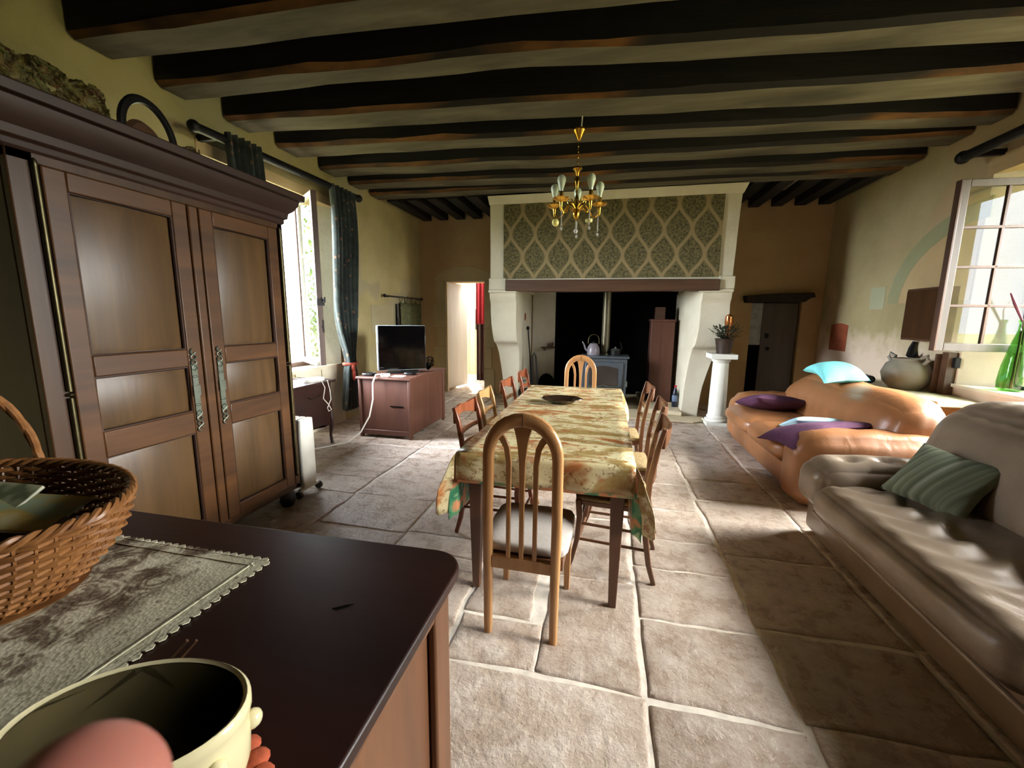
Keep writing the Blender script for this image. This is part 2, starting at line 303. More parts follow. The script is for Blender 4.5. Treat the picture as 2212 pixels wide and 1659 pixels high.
# ------------------------------------------------------------------ mesh helpers
ORG = {}
class B:
    def __init__(s): s.v = []; s.f = []
    def add(s, vs, fs):
        k = len(s.v); s.v += [tuple(x) for x in vs]; s.f += [tuple(i + k for i in f) for f in fs]; return s
    def box(s, x0, x1, y0, y1, z0, z1):
        return s.add([(x, y, z) for z in (z0, z1) for x, y in ((x0, y0), (x1, y0), (x1, y1), (x0, y1))],
                     [(3, 2, 1, 0), (4, 5, 6, 7), (0, 1, 5, 4), (1, 2, 6, 5), (2, 3, 7, 6), (3, 0, 4, 7)])
    def frustum(s, a, b):   # a, b: lists of 4+ points (bottom ring, top ring)
        n = len(a); return s.add(list(a) + list(b), [tuple(reversed(range(n))), tuple(range(n, 2 * n))] +
                                 [(i, (i + 1) % n, n + (i + 1) % n, n + i) for i in range(n)])
    def prism(s, poly, axis, a, b):
        def P(p, t):
            return {0: (t, p[0], p[1]), 1: (p[0], t, p[1]), 2: (p[0], p[1], t)}[axis]
        return s.frustum([P(p, a) for p in poly], [P(p, b) for p in poly])
    def rings(s, rs, cap=True, closed=False):
        n = len(rs[0]); vs = [p for r in rs for p in r]; fs = []
        m = len(rs)
        for j in range(m if closed else m - 1):
            a = j * n; b = ((j + 1) % m) * n
            for i in range(n): fs.append((a + i, a + (i + 1) % n, b + (i + 1) % n, b + i))
        if cap and not closed: fs += [tuple(reversed(range(n))), tuple(range((m - 1) * n, m * n))]
        return s.add(vs, fs)
    def tube(s, pts, r, n=8, closed=False, sx=1.0, sy=1.0, up=None):
        pts = [Vector(p) for p in pts]; m = len(pts); rs = []; U = None
        for i, p in enumerate(pts):
            a = pts[(i - 1) % m] if (closed or i > 0) else p; b = pts[(i + 1) % m] if (closed or i < m - 1) else p
            d = (b - a).normalized()
            if up is not None: U = Vector(up); U = (U - d * U.dot(d)).normalized()
            elif U is None:
                q = Vector((0, 0, 1)) if abs(d.z) < .9 else Vector((1, 0, 0)); U = (q - d * q.dot(d)).normalized()
            else: U = (U - d * U.dot(d)).normalized()
            V = d.cross(U); rr = r[i] if isinstance(r, (list, tuple)) else r
            rs.append([p + U * (math.cos(2 * PI * k / n) * rr * sx) + V * (math.sin(2 * PI * k / n) * rr * sy) for k in range(n)])
        return s.rings(rs, True, closed)
    def bar(s, pts, wd, th, side=(0, 1, 0)):   # rectangular section along a path; wd along side
        pts = [Vector(p) for p in pts]; m = len(pts); rs = []; S = Vector(side)
        for i, p in enumerate(pts):
            d = (pts[min(i + 1, m - 1)] - pts[max(i - 1, 0)]).normalized(); U = (S - d * S.dot(d)).normalized(); V = d.cross(U)
            a = (wd[i] if isinstance(wd, (list, tuple)) else wd) / 2; b = (th[i] if isinstance(th, (list, tuple)) else th) / 2
            rs.append([p + U * a + V * b, p - U * a + V * b, p - U * a - V * b, p + U * a - V * b])
        return s.rings(rs)
    def lathe(s, prof, n=24, c=(0, 0, 0), sx=1, sy=1, cap=True):
        return s.rings([[(c[0] + r * math.cos(2 * PI * k / n) * sx, c[1] + r * math.sin(2 * PI * k / n) * sy, c[2] + z) for k in range(n)] for r, z in prof], cap)
    def ell(s, c, rx, ry=None, rz=None, n=12):
        ry = ry or rx; rz = rz or rx; m = max(4, n // 2)
        return s.lathe([(max(.001, math.sin(PI * j / m)), -math.cos(PI * j / m) * rz) for j in range(m + 1)], n, c, rx, ry)
    def grid(s, fn, nu, nv):
        vs = [fn(i / nu, j / nv) for j in range(nv + 1) for i in range(nu + 1)]; k = nu + 1
        return s.add(vs, [(j * k + i, j * k + i + 1, (j + 1) * k + i + 1, (j + 1) * k + i) for j in range(nv) for i in range(nu)])
    def soft(s, x0, x1, y0, y1, z0, z1, r=.06, puff=.03, n=10, tufts=(), xf=None, pf=None):
        """a padded block: rounded box whose faces swell"""
        bm = bmesh.new(); bmesh.ops.create_cube(bm, size=2); bmesh.ops.subdivide_edges(bm, edges=bm.edges[:], cuts=n, use_grid_fill=True)
        c = Vector(((x0 + x1) / 2, (y0 + y1) / 2, (z0 + z1) / 2)); h = Vector(((x1 - x0) / 2, (y1 - y0) / 2, (z1 - z0) / 2)); out = []
        r = min(r, min(h) * .98)
        for v in bm.verts:
            p = Vector((v.co.x * h.x, v.co.y * h.y, v.co.z * h.z)); q = Vector([max(-(h[i] - r), min(h[i] - r, p[i])) for i in range(3)])
            d = p - q; p2 = q + d.normalized() * r if d.length > 1e-6 else p
            u = [1 - abs(v.co[i]) ** 2.5 for i in range(3)]
            for i in range(3):
                if abs(v.co[i]) > .99:
                    j, k = [a for a in range(3) if a != i]; p2[i] += math.copysign(puff * u[j] ** .5 * u[k] ** .5 if u[j] > 0 and u[k] > 0 else 0, v.co[i])
            w = c + p2
            for (tx, ty, tz, tr, td) in tufts:
                dd = (w - Vector((tx, ty, tz))).length
                if dd < tr * 3: w -= Vector((0, 0, td * math.exp(-(dd / tr) ** 2))) if pf is None else Vector(pf) * td * math.exp(-(dd / tr) ** 2)
            if xf: w = Vector(xf(w, v.co))
            v.co = w
        bm.verts.index_update()
        s.add([tuple(v.co) for v in bm.verts], [tuple(v.index for v in f.verts) for f in bm.faces]); bm.free(); return s
    def xform(s, mt):
        s.v = [tuple(mt @ Vector(p)) for p in s.v]; return s
    def obj(s, name, mat, parent=None, bevel=0, sub=0, solid=0, smooth=38, org=None):
        me = bpy.data.meshes.new(name)
        if parent is not None: o0 = ORG.get(parent.name, Vector((0, 0, 0)))
        elif org is not None: o0 = Vector(org)
        else:
            xs = [p[0] for p in s.v]; ys = [p[1] for p in s.v]; zs = [p[2] for p in s.v]
            o0 = Vector(((min(xs) + max(xs)) / 2, (min(ys) + max(ys)) / 2, min(zs)))
        me.from_pydata([(p[0] - o0.x, p[1] - o0.y, p[2] - o0.z) for p in s.v], [], s.f)
        bm = bmesh.new(); bm.from_mesh(me); bmesh.ops.recalc_face_normals(bm, faces=bm.faces[:]); bm.to_mesh(me); bm.free()
        for p in me.polygons: p.use_smooth = True
        me.set_sharp_from_angle(angle=math.radians(smooth))
        me.materials.append(M[mat] if isinstance(mat, str) else mat)
        o = bpy.data.objects.new(name, me); C.objects.link(o)
        if parent is not None: o.parent = parent
        else: o.location = o0
        ORG[o.name] = o0
        if bevel:
            md = o.modifiers.new('bevel', 'BEVEL'); md.width = bevel; md.segments = 2; md.limit_method = 'ANGLE'; md.angle_limit = math.radians(40)
        if solid:
            md = o.modifiers.new('solid', 'SOLIDIFY'); md.thickness = solid; md.offset = 0
        if sub:
            md = o.modifiers.new('sub', 'SUBSURF'); md.levels = sub; md.render_levels = sub
        return o
def tag(o, label, cat, group=None, kind=None):
    o['label'] = label; o['category'] = cat
    if group: o['group'] = group
    if kind: o['kind'] = kind
    return o
def thing(name, label, cat, loc=(0, 0, 0), rotz=0, group=None, local=False):
    o = bpy.data.objects.new(name, None); C.objects.link(o); o.empty_display_size = .1
    o.location = loc; o.rotation_euler = (0, 0, rotz); ORG[o.name] = Vector((0, 0, 0)) if local else Vector(loc)
    return tag(o, label, cat, group)
def struct(o): o['kind'] = 'structure'; return o
def dup(root, loc, rotz, label, mats=None):
    r = root.copy(); C.objects.link(r); r.location = loc; r.rotation_euler = (0, 0, rotz); r['label'] = label
    def rec(a, b):
        for ch in list(a.children):
            c = ch.copy(); C.objects.link(c); c.parent = b
            if mats and ch.data:
                c.data = ch.data.copy()
                for i, m_ in enumerate(c.data.materials):
                    if m_.name in mats: c.data.materials[i] = M[mats[m_.name]]
            rec(ch, c)
    rec(root, r); return r
def rz(a): return Matrix.Rotation(a, 4, 'Z')
rnd = random.Random(7)
def nz(x, y, z=0.0, s=1.0): return noise.noise(Vector((x * s, y * s, z * s)))
# ================================================================== SETTING
XL, XR, YB, YF, ZB, ZC = -3.645, 3.45, 7.9, -2.1, 3.33, 3.60
# ---- floor: individual worn flagstones over a mortar bed, one object
def build_floor():
    vs, fs, tone, mi = [], [], [], []
    def poly(pts, z, t, m):
        k = len(vs); vs.extend([(p[0], p[1], z) for p in pts]); fs.append(tuple(range(k, k + len(pts)))); tone.append(t); mi.append(m)
    k = 0
    # mortar bed
    vs.extend([(-4.9, -2.3, -.010), (4.3, -2.3, -.010), (4.3, 11.2, -.010), (-4.9, 11.2, -.010)]); fs.append((0, 1, 2, 3)); tone.append(.5); mi.append(1)
    def slab(x0, x1, y0, y1):
        j = lambda: rnd.uniform(-.014, .014)
        cs = [(x0 + j(), y0 + j()), (x1 + j(), y0 + j()), (x1 + j(), y1 + j()), (x0 + j(), y1 + j())]
        pts = []
        for i in range(4):
            a, b = cs[i], cs[(i + 1) % 4]; L = math.dist(a, b); n = max(3, int(L / .05))
            for q in range(n):
                f = q / n; x = a[0] + (b[0] - a[0]) * f; y = a[1] + (b[1] - a[1]) * f
                pts.append((x + .014 * nz(x, y, 3, 6), y + .014 * nz(x, y, 9, 6)))
        cx = sum(p[0] for p in pts) / len(pts); cy = sum(p[1] for p in pts) / len(pts); t = rnd.random(); h = rnd.uniform(-.002, .0)
        tx, ty = rnd.uniform(-.003, .003), rnd.uniform(-.003, .003)
        base = len(vs); n = len(pts)
        for ins, z in ((.010, -.011), (.014, -.004), (.023, -.0008), (.038, 0)):
            for p in pts:
                dx, dy = cx - p[0], cy - p[1]; d = math.hypot(dx, dy)
                x, y = p[0] + dx / d * ins, p[1] + dy / d * ins
                vs.append((x, y, z + (h + tx * (x - cx) + ty * (y - cy) if z > -.01 else 0)))
        for r in range(3):
            for i in range(n):
                a = base + r * n; b = a + n; fs.append((a + i, a + (i + 1) % n, b + (i + 1) % n, b + i)); tone.append(t); mi.append(0)
        fs.append(tuple(base + 3 * n + i for i in range(n))); tone.append(t); mi.append(0)
    cols = [(-4.9, -3.95, None), (-3.95, -3.35, None), (-3.35, -2.74, None),
            (-2.74, -2.03, [3.01, 3.36, 3.87, 4.32]), (-2.03, -1.31, [1.75, 2.50, 3.03, 3.40, 3.98, 4.39]),
            (-1.31, -.66, [1.54, 2.30, 2.52, 3.05, 3.75, 4.40]), (-.66, .22, [.60, 1.555, 2.285, 3.05, 3.7]),
            (.22, .80, [.75, 1.54, 2.02, 2.47, 2.84, 3.34, 3.9]), (.80, 1.45, [.9, 1.57, 2.06, 2.75, 3.6]), (1.45, 2.1, None), (2.1, 2.8, None), (2.8, 3.5, None), (3.5, 4.3, None)]
    for x0, x1, known in cols:
        cuts = list(known) if known else [rnd.uniform(1, 1.5)]
        while cuts[0] > -2.0: cuts.insert(0, cuts[0] - rnd.uniform(.5, .9))
        while cuts[-1] < 11: cuts.append(cuts[-1] + rnd.uniform(.42, .85))
        for a, b in zip(cuts, cuts[1:]):
            if x0 == -.66 and abs(a - 1.555) < .01:      # broken slab left of the near chair
                slab(x0, -.24, a, a + .30); slab(x0, -.30, a + .30, b); slab(-.24, x1, a, b); continue
            if (b - a) > .55 and rnd.random() < .22 and not known:
                xm = x0 + (x1 - x0) * rnd.uniform(.35, .65); slab(x0, xm, a, b); slab(xm, x1, a, b)
            else: slab(x0, x1, a, b)
    me = bpy.data.meshes.new('floor'); me.from_pydata(vs, [], fs)
    me.materials.append(M['flag']); me.materials.append(M['mortar'])
    at = me.attributes.new('tone', 'FLOAT', 'FACE')
    for i, p in enumerate(me.polygons): p.material_index = mi[i]; at.data[i].value = tone[i]; p.use_smooth = True
    bm = bmesh.new(); bm.from_mesh(me); bmesh.ops.recalc_face_normals(bm, faces=bm.faces[:])
    for f in bm.faces:
        if f.normal.z < 0 and abs(f.normal.z) > .3: f.normal_flip()
    bm.to_mesh(me); bm.free()
    me.set_sharp_from_angle(angle=math.radians(60))
    o = bpy.data.objects.new('floor', me); C.objects.link(o); struct(o)
build_floor()
gb = B(); gb.add([(-60, -60, -.06), (60, -60, -.06), (60, 60, -.06), (-60, 60, -.06)], [(0, 1, 2, 3)])
g = gb.obj('ground', 'grass', org=(0, 0, -.06)); g['kind'] = 'structure'

# ---- left wall with splayed window embrasure (inner y 3.30-5.22, frame y 3.55-4.87 at x=-3.95)
b = B()
b.box(-4.0, XL, YF - .3, 3.30, -.1, 3.75); b.box(-4.0, XL, 5.22, 8.4, -.1, 3.75)
b.box(-4.0, XL, 3.30, 5.22, -.1, .83); b.box(-4.0, XL, 3.30, 5.22, 3.04, 3.75)
b.add([(XL, 5.22, .83), (-3.95, 4.90, .83), (-3.95, 4.90, 3.04), (XL, 5.22, 3.04), (-4.0, 5.22, .83), (-4.0, 4.90, .83), (-4.0, 4.90, 3.04), (-4.0, 5.22, 3.04)],
      [(0, 1, 2, 3), (1, 5, 6, 2), (0, 4, 5, 1), (3, 2, 6, 7)])
b.add([(XL, 3.30, .83), (-3.95, 3.52, .83), (-3.95, 3.52, 3.04), (XL, 3.30, 3.04), (-4.0, 3.3, .83), (-4.0, 3.52, .83), (-4.0, 3.52, 3.04), (-4.0, 3.3, 3.04)],
      [(3, 2, 1, 0), (2, 6, 5, 1), (1, 5, 4, 0), (7, 6, 2, 3)])
wl = struct(b.obj('wall_left', 'wall_left', org=(0, 0, 0), smooth=20))
# dressed stone facing of the embrasure and the apron under it
b = B()
for s_ in (0, 1):
    ya, yb = ((5.215, 4.895), (3.305, 3.525))[s_]
    b.add([(XL + .004, ya, .84), (-3.95, yb, .84), (-3.95, yb, 3.0), (XL + .004, ya, 3.0)], [(0, 1, 2, 3)])
b.box(-4.0, XL + .02, 3.28, 5.24, .80, .84)
for yy in (3.30, 3.78, 4.3, 4.78): b.box(XL, XL + .012, yy, yy + .46, 0, .80)
struct(b.obj('trim_1', 'stone', org=(0, 0, 0), smooth=20))
struct(B().box(-4.1, XL + .012, 3.28, 5.26, 2.93, 3.05).obj('trim_2', 'lintel_wood', bevel=.006))
# bare rubble patches of stone high on the left wall behind the armoire
b = B()
def rub(y0, y1, z0, z1, seed):
    def fn(u, v):
        y = y0 + (y1 - y0) * u; z = z0 + (z1 - z0) * v; e = min(u, 1 - u, v * 1.3, (1 - v)) * 4 + nz(y, z, seed, 5) * .9
        return (XL + (.022 + .035 * nz(y, z, seed, 13) + .02 * nz(y, z, seed, 30) if e > .35 else -.03), y, z)
    b.grid(fn, 110, 34)
rub(.9, 2.75, 2.62, 3.12, 1); rub(2.7, 3.35, 2.62, 2.98, 5)
struct(b.obj('trim_3', 'rubble', org=(0, 0, 0), smooth=80))
# ---- right wall, thick, window embrasure inner y 3.1-5.0, frame y 3.35-4.80 at x=3.75
b = B()
b.box(XR, 4.25, YF - .3, 1.10, -.1, 3.75); b.box(XR, 4.25, 2.40, 3.10, -.1, 3.75); b.box(XR, 4.25, 1.10, 2.40, -.1, .88); b.box(XR, 4.25, 1.10, 2.40, 2.92, 3.75); b.box(XR, 4.25, 5.0, 8.4, -.1, 3.75)
b.box(XR, 4.25, 3.10, 5.0, -.1, .88); b.box(XR, 4.25, 3.10, 5.0, 2.92, 3.75)
for (yi, yf, yo, fl) in ((5.0, 4.82, 4.86, 0), (3.10, 3.33, 3.28, 1)):
    b.add([(XR, yi, .88), (3.75, yf, .88), (3.75, yf, 2.92), (XR, yi, 2.92), (4.25, yi, .88), (4.25, yo, .88), (4.25, yo, 2.92), (4.25, yi, 2.92)],
          [(0, 1, 2, 3), (1, 5, 6, 2), (0, 4, 5, 1), (3, 2, 6, 7)])
struct(b.obj('wall_right', 'wall_right', org=(0, 0, 0), smooth=20))
b = B()
b.add([(XR - .004, 4.995, .89), (3.75, 4.815, .89), (3.75, 4.815, 2.9), (XR - .004, 4.995, 2.9)], [(0, 1, 2, 3)])
b.add([(3.75, 4.815, .89), (4.26, 4.855, .89), (4.26, 4.855, 2.9), (3.75, 4.815, 2.9)], [(0, 1, 2, 3)])
b.box(XR - .03, 4.28, 3.08, 5.03, .86, .89)
struct(b.obj('trim_4', 'stone', org=(0, 0, 0), smooth=20))
struct(B().box(XR - .012, 4.2, 3.02, 5.06, 2.86, 3.02).obj('trim_5', 'lintel_wood', bevel=.006))
# ---- back wall with doorway (left), fire recess (middle), door (right)
b = B()
def bw(x0, x1, z0, z1, y0=YB, y1=8.5): b.box(x0, x1, y0, y1, z0, z1)
bw(-4.25, -3.14, -.1, 3.75); bw(-3.14, -2.32, 2.20, 3.75); bw(-2.32, -1.36, -.1, 3.75); bw(-1.36, 1.30, 2.3, 3.75)
bw(1.30, 2.40, -.1, 3.75); bw(2.40, 3.15, 1.80, 3.75); bw(3.15, 4.25, -.1, 3.75)
struct(b.obj('wall_back', 'wall_back', org=(0, 0, 0), smooth=20))
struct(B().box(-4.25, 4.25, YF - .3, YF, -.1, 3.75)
       .obj('wall_front', m_plaster('lime_plaster_darkened', [(96, 84, 62), (112, 98, 74), (124, 112, 88)]), org=(0, 0, 0), smooth=20))  # unseen wall, plaster darkened to cut bounced light
# stone surround of the left doorway: blocks and a shallow arched head
b = B(); x0, x1 = -3.14, -2.32
z = 0
for i, h in enumerate((.5, .42, .38, .46, .44)):
    wl_ = .16 + .07 * (i % 2); wr_ = .15 + .06 * ((i + 1) % 2)
    b.box(x0 - wl_, x0, YB - .012, YB + .1, z, z + h - .008); b.box(x1, x1 + wr_, YB - .012, YB + .1, z, z + h - .008); z += h
n = 14; prev = None; arch = [(x0 - .24, 2.2)]
arch = [(x0 - .2 + (x1 - x0 + .4) * k / n, 2.24 + .23 * math.sin(PI * k / n) ** .6) for k in range(n + 1)]
b.prism([(x0 - .2, 2.2)] + arch + [(x1 + .2, 2.2)], 1, YB - .014, YB + .08)
struct(b.obj('trim_6', m_plaster('door_stone', [(168, 152, 116), (182, 166, 130), (190, 174, 140)]), org=(0, 0, 0), smooth=20, bevel=.004))
# ---- ceiling boards
struct(B().box(-4.25, 4.25, YF - .3, 6.75, ZC, ZC + .1).obj('ceiling', 'boards', org=(0, 0, 0)))
struct(B().box(-4.25, 4.25, 6.75, 8.5, ZB + .12, ZC + .1).obj('ceiling', 'boards', org=(0, 0, 0)))
# beams: (left y0,y1), (mid y0,y1), (right y0,y1)
bd = [((-1.6, -1.3), (-1.55, -1.25), (-1.5, -1.2), 'behind the viewpoint, last one'),
      ((-.3, 0), (-.25, .05), (-.1, .2), 'overhead at the near end of the room'),
      ((.55, .85), (.6, .9), (.75, 1.05), 'over the near sideboard'),
      ((1.40, 1.68), (1.45, 1.75), (1.7, 2.0), 'nearest in view, over the left end of the armoire'),
      ((2.40, 2.68), (2.47, 2.80), (2.8, 3.12), 'crossing the top left corner above the armoire middle'),
      ((2.98, 3.24), (3.12, 3.37), (3.5, 3.82), 'next nearer than the one holding the chandelier'),
      ((3.58, 3.90), (3.81, 4.17), (4.14, 4.55), 'from which the brass chandelier hangs'),
      ((4.24, 4.58), (4.48, 4.76), (4.86, 5.12), 'first one beyond the brass chandelier'),
      ((4.95, 5.28), (5.14, 5.46), (5.30, 5.62), 'second one beyond the brass chandelier'),
      ((5.56, 5.86), (5.74, 6.06), (5.92, 6.22), 'second one in front of the chimney breast'),
      ((6.12, 6.42), (6.18, 6.46), (6.30, 6.56), 'touching the front of the chimney breast')]
def beam(L, Mi, R_, seed):
    n = 26; rings = []
    for i in range(n + 1):
        f = i / n; x = XL + .02 + (XR - XL - .04) * f; xm = -.85; k = (x - XL) / (xm - XL) if x < xm else (x - xm) / (XR - xm)
        if x < xm: y0 = L[0] + (Mi[0] - L[0]) * k; y1 = L[1] + (Mi[1] - L[1]) * k
        else: y0 = Mi[0] + (R_[0] - Mi[0]) * k; y1 = Mi[1] + (R_[1] - Mi[1]) * k
        y0 += .022 * nz(x, seed * 3.1, 0, 1.3); y1 += .022 * nz(x, seed * 5.7, 4, 1.3); zb = ZB + .018 * nz(x, seed, 8, 1.1)
        c = .035 + .02 * nz(x, seed, 2, 2)
        rings.append([(x, y0, ZC + .01), (x, y0 - .0, zb + c), (x, y0 + c * 1.1, zb), (x, y1 - c * .6, zb), (x, y1, zb + c * .7), (x, y1, ZC + .01)])
    return rings
for i, (L, Mi, R_, lb) in enumerate(bd):
    rs = beam(L, Mi, R_, i + 1); bb = B().rings(rs); o = bb.obj('ceiling_beam', 'beam', org=(0, (L[0] + R_[0]) / 2, ZB), smooth=22)
    me = o.data; me.materials.append(M['beam_under'])
    me.materials.append(M['beam_edge'])
    for p in me.polygons:
        if p.normal.z < -.8: p.material_index = 1
        elif p.normal.z < -.25 and p.normal.y < 0: p.material_index = 2
    tag(o, 'dark oak ceiling beam ' + lb, 'beam', 'ceiling beams')
# trimmer joists running lengthwise beyond the hearth beam, pale gaps between
k = 0
for side in ((-3.55, -1.9), (1.85, 3.35)):
    x = side[0]
    while x < side[1]:
        o = B().box(x, x + .17, 6.50, 7.92, ZB + .0, ZB + .13).obj('ceiling_joist', 'beam', bevel=.01)
        where = ('left', 'right')[side[0] > 0]
        tag(o, 'short dark joist %s of the chimney breast, %s from the left there' % (where, ['first', 'second', 'third', 'fourth', 'fifth', 'sixth'][k % 6]), 'beam', 'short joists beside the chimney'); k += 1
        x += .34
    k = 0
struct(B().box(-2.95, -2.90, 6.55, 7.3, ZB + .09, ZB + .12).box(2.33, 2.50, 6.7, 7.3, ZB + .085, ZB + .12).obj('trim_7', 'board_pale'))

# ---- left window: frame, hinged casement swung in, seen at a steep angle
wn = thing('window_1', '', '', (-3.95, 4.2, .84)); del wn['label'], wn['category']; wn['kind'] = 'structure'
b = B(); b.box(-3.99, -3.93, 3.52, 3.58, .84, 3.0); b.box(-3.99, -3.93, 4.84, 4.90, .84, 3.0); b.box(-3.99, -3.93, 3.52, 4.90, 2.94, 3.0); b.box(-3.99, -3.90, 3.52, 4.90, .84, .90)
b.obj('window_frame', 'sash_brown', wn, bevel=.005)
def casement(parent, hinge, ang, wd, z0, z1, cols, rows, mat_f, mat_e, th=.045, rail=.06, drip=True, mat_m=None):
    """one glazed leaf; local x from hinge to free edge"""
    T = Matrix.Translation(Vector((hinge[0], hinge[1], 0))) @ rz(ang)
    f = B(); f.box(0, rail, -th / 2, th / 2, z0, z1); f.box(wd - rail, wd, -th / 2, th / 2, z0, z1)
    f.box(rail, wd - rail, -th / 2, th / 2, z1 - rail, z1); f.box(rail, wd - rail, -th / 2, th / 2, z0, z0 + rail * 1.2)
    gx = (wd - 2 * rail); gz = z1 - z0 - rail * 2.2
    mu = B()
    for i in range(1, cols): mu.box(rail + gx * i / cols - .012, rail + gx * i / cols + .012, -th / 3, th / 3, z0 + rail, z1 - rail)
    for j in range(1, rows):
        zz = z0 + rail * 1.2 + gz * j / rows; mu.box(rail, wd - rail, -th / 3, th / 3, zz - .012, zz + .012)
    sash = f.xform(T).obj('casement', mat_f, parent, bevel=.004)
    mu.xform(T).obj('glazing_bars', mat_m or mat_f, sash, bevel=.003)
    e = B().box(wd, wd + .022, -th / 2 - .006, th / 2 + .012, z0, z1)
    e.xform(T).obj('meeting_stile', mat_e, sash, bevel=.004)
    if drip:
        d = B(); d.prism([(0 - th / 2, z0 - .005), (-th / 2 - .045, z0 - .005), (-th / 2 - .045, z0 + .02), (-th / 2 - .02, z0 + .055), (-th / 2, z0 + .06)], 0, .02, wd - .02)
        d.xform(T).obj('weather_rail', 'sash_white', sash, bevel=.004)
    gl = B()
    for i in range(cols):
        for j in range(rows):
            xa = rail + gx * i / cols; xb = rail + gx * (i + 1) / cols; za = z0 + rail * 1.2 + gz * j / rows; zb = za + gz / rows
            gl.box(xa + .005, xb - .005, -.002, .002, za + .005, zb - .005)
    gl.xform(T).obj('pane', 'pane', sash)
    return sash, T
s1, T1 = casement(wn, (-3.90, 4.86), math.atan2(-.40, .53), .66, .90, 2.93, 1, 3, 'sash_white', 'sash_brown')
h = B(); h.box(.675, .70, -.035, .05, 1.62, 1.70); h.tube([(.70, .03, 1.66), (.72, .045, 1.66), (.72, .045, 1.72)], .012); h.box(.68, .69, .02, .035, 1.30, 1.45); h.box(.683, .70, .015, .03, 1.36, 1.38)
h.xform(T1).obj('latch', 'iron', s1)
# ---- right window: fixed frame, casement open square to the wall
wn2 = thing('window_2', '', '', (3.78, 4.1, .89)); del wn2['label'], wn2['category']; wn2['kind'] = 'structure'
b = B(); b.box(3.74, 3.80, 3.33, 3.39, .89, 2.9); b.box(3.74, 3.80, 4.76, 4.82, .89, 2.9); b.box(3.74, 3.80, 3.33, 4.82, 2.84, 2.9); b.box(3.74, 3.80, 3.33, 4.82, .89, .93)
b.obj('window_frame', 'sash_grey', wn2, bevel=.005)
s2, T2 = casement(wn2, (3.74, 4.72), PI + .02, .72, 1.235, 2.745, 2, 4, 'sash_grey', 'sash_brown', drip=True, mat_m='sash_brown')
wn4 = thing('window_3', '', '', (3.78, 1.6, .89)); del wn4['label'], wn4['category']; wn4['kind'] = 'structure'
b = B(); b.box(3.74, 3.80, 1.10, 1.16, .89, 2.9); b.box(3.74, 3.80, 2.34, 2.40, .89, 2.9); b.box(3.74, 3.80, 1.10, 2.40, 2.84, 2.9); b.box(3.74, 3.80, 1.10, 2.40, .89, .93); b.box(3.74, 3.80, 1.72, 1.78, .93, 2.84)
b.obj('window_frame', 'sash_grey', wn4, bevel=.005)
# ---- left doorway: white leaf ajar, passage beyond, planked door, red curtain
dr = thing('door_1', '', '', (-3.12, 7.98, .0)); del dr['label'], dr['category']; dr['kind'] = 'structure'
Td = Matrix.Translation((-3.10, 7.95, 0)) @ rz(math.radians(77))
B().box(0, .74, 0, .04, .05, 2.18).xform(Td).obj('door_leaf', 'white_paint', dr, bevel=.004)
B().box(-3.14, -3.09, 7.905, 7.96, 0, 2.2).box(-3.14, -2.32, 7.905, 7.96, 2.18, 2.2).obj('door_frame', 'stone2', dr)
b = B(); b.box(-4.6, -4.5, 8.5, 11.0, -.1, 2.9); b.box(-4.6, -1.9, 10.9, 11.0, -.1, 2.9); b.box(-2.0, -1.9, 8.5, 11.0, -.1, 2.9); b.box(-4.6, -1.9, 8.5, 8.55, 2.6, 2.9)
struct(b.obj('wall_passage', 'white_plaster', org=(0, 0, 0)))
dr2 = thing('door_2', '', '', (-3.3, 10.2, 0)); del dr2['label'], dr2['category']; dr2['kind'] = 'structure'
b = B()
for i in range(5): b.box(-3.62 + .152 * i, -3.62 + .152 * i + .148, 10.0, 10.04, .08, 2.45)
lf = b.obj('door_leaf', 'plank', dr2, bevel=.003)
b = B(); b.box(-3.5, -3.45, 9.985, 10, 1.9, 2.1); b.box(-3.16, -3.12, 9.985, 10, 1.2, 1.7); b.obj('door_handle', 'iron', lf)
def drape(x0, x1, y, z0, z1, folds, amp, pinch=None):
    def fn(u, v):
        z = z0 + (z1 - z0) * v; wv = 1.0
        if pinch: wv = 1 - pinch[1] * math.exp(-((z - pinch[0]) / pinch[2]) ** 2)
        xm = (x0 + x1) / 2; x = xm + (x0 + (x1 - x0) * u - xm) * wv
        return (x, y + amp * math.sin(u * folds * 2 * PI) * (.6 + .4 * wv), z)
    return fn
tag(B().grid(drape(-2.90, -2.45, 9.2, 1.35, 2.4, 5, .03), 60, 8).obj('door_curtain', 'redcloth', solid=.004), 'red curtain hanging in the passage beyond the left doorway', 'curtain')
tag(B().grid(drape(-2.95, -2.5, 9.4, .02, 2.4, 4, .03), 40, 6).obj('door_curtain', 'dark_wood', solid=.004), 'dark brown drape behind the red curtain beyond the left doorway', 'curtain')
# ---- right-hand door under a dark lintel
dr3 = thing('door_3', '', '', (2.8, 8.0, 0)); del dr3['label'], dr3['category']; dr3['kind'] = 'structure'
lf = B().box(2.60, 3.13, 7.96, 8.0, 0, 1.79).obj('door_leaf', 'grey_door', dr3, bevel=.004)
B().lathe([(.001, 0), (.02, 0), (.028, .02), (.02, .04), (.001, .045)], 12).xform(Matrix.Translation((2.72, 7.96, 1.02)) @ Matrix.Rotation(PI / 2, 4, 'X')).obj('door_handle', 'iron', lf)
B().box(2.66, 2.72, 7.955, 7.962, 1.20, 1.28).obj('lock_plate', 'iron', lf)
B().box(2.42, 2.60, 7.975, 7.995, 0, 1.08).obj('door_panel', 'soot_shade_black', dr3)  # black sheet standing in for the dark of the opening
B().box(2.42, 2.60, 7.975, 7.995, 1.08, 1.79).obj('door_panel', plain('pale_grey_panel', (150, 152, 150), .5), dr3)
struct(B().box(2.40, 3.15, 8.05, 8.1, 0, 1.8).obj('trim_8', 'soot_shade_black'))  # black backing, shade inside the doorway painted on
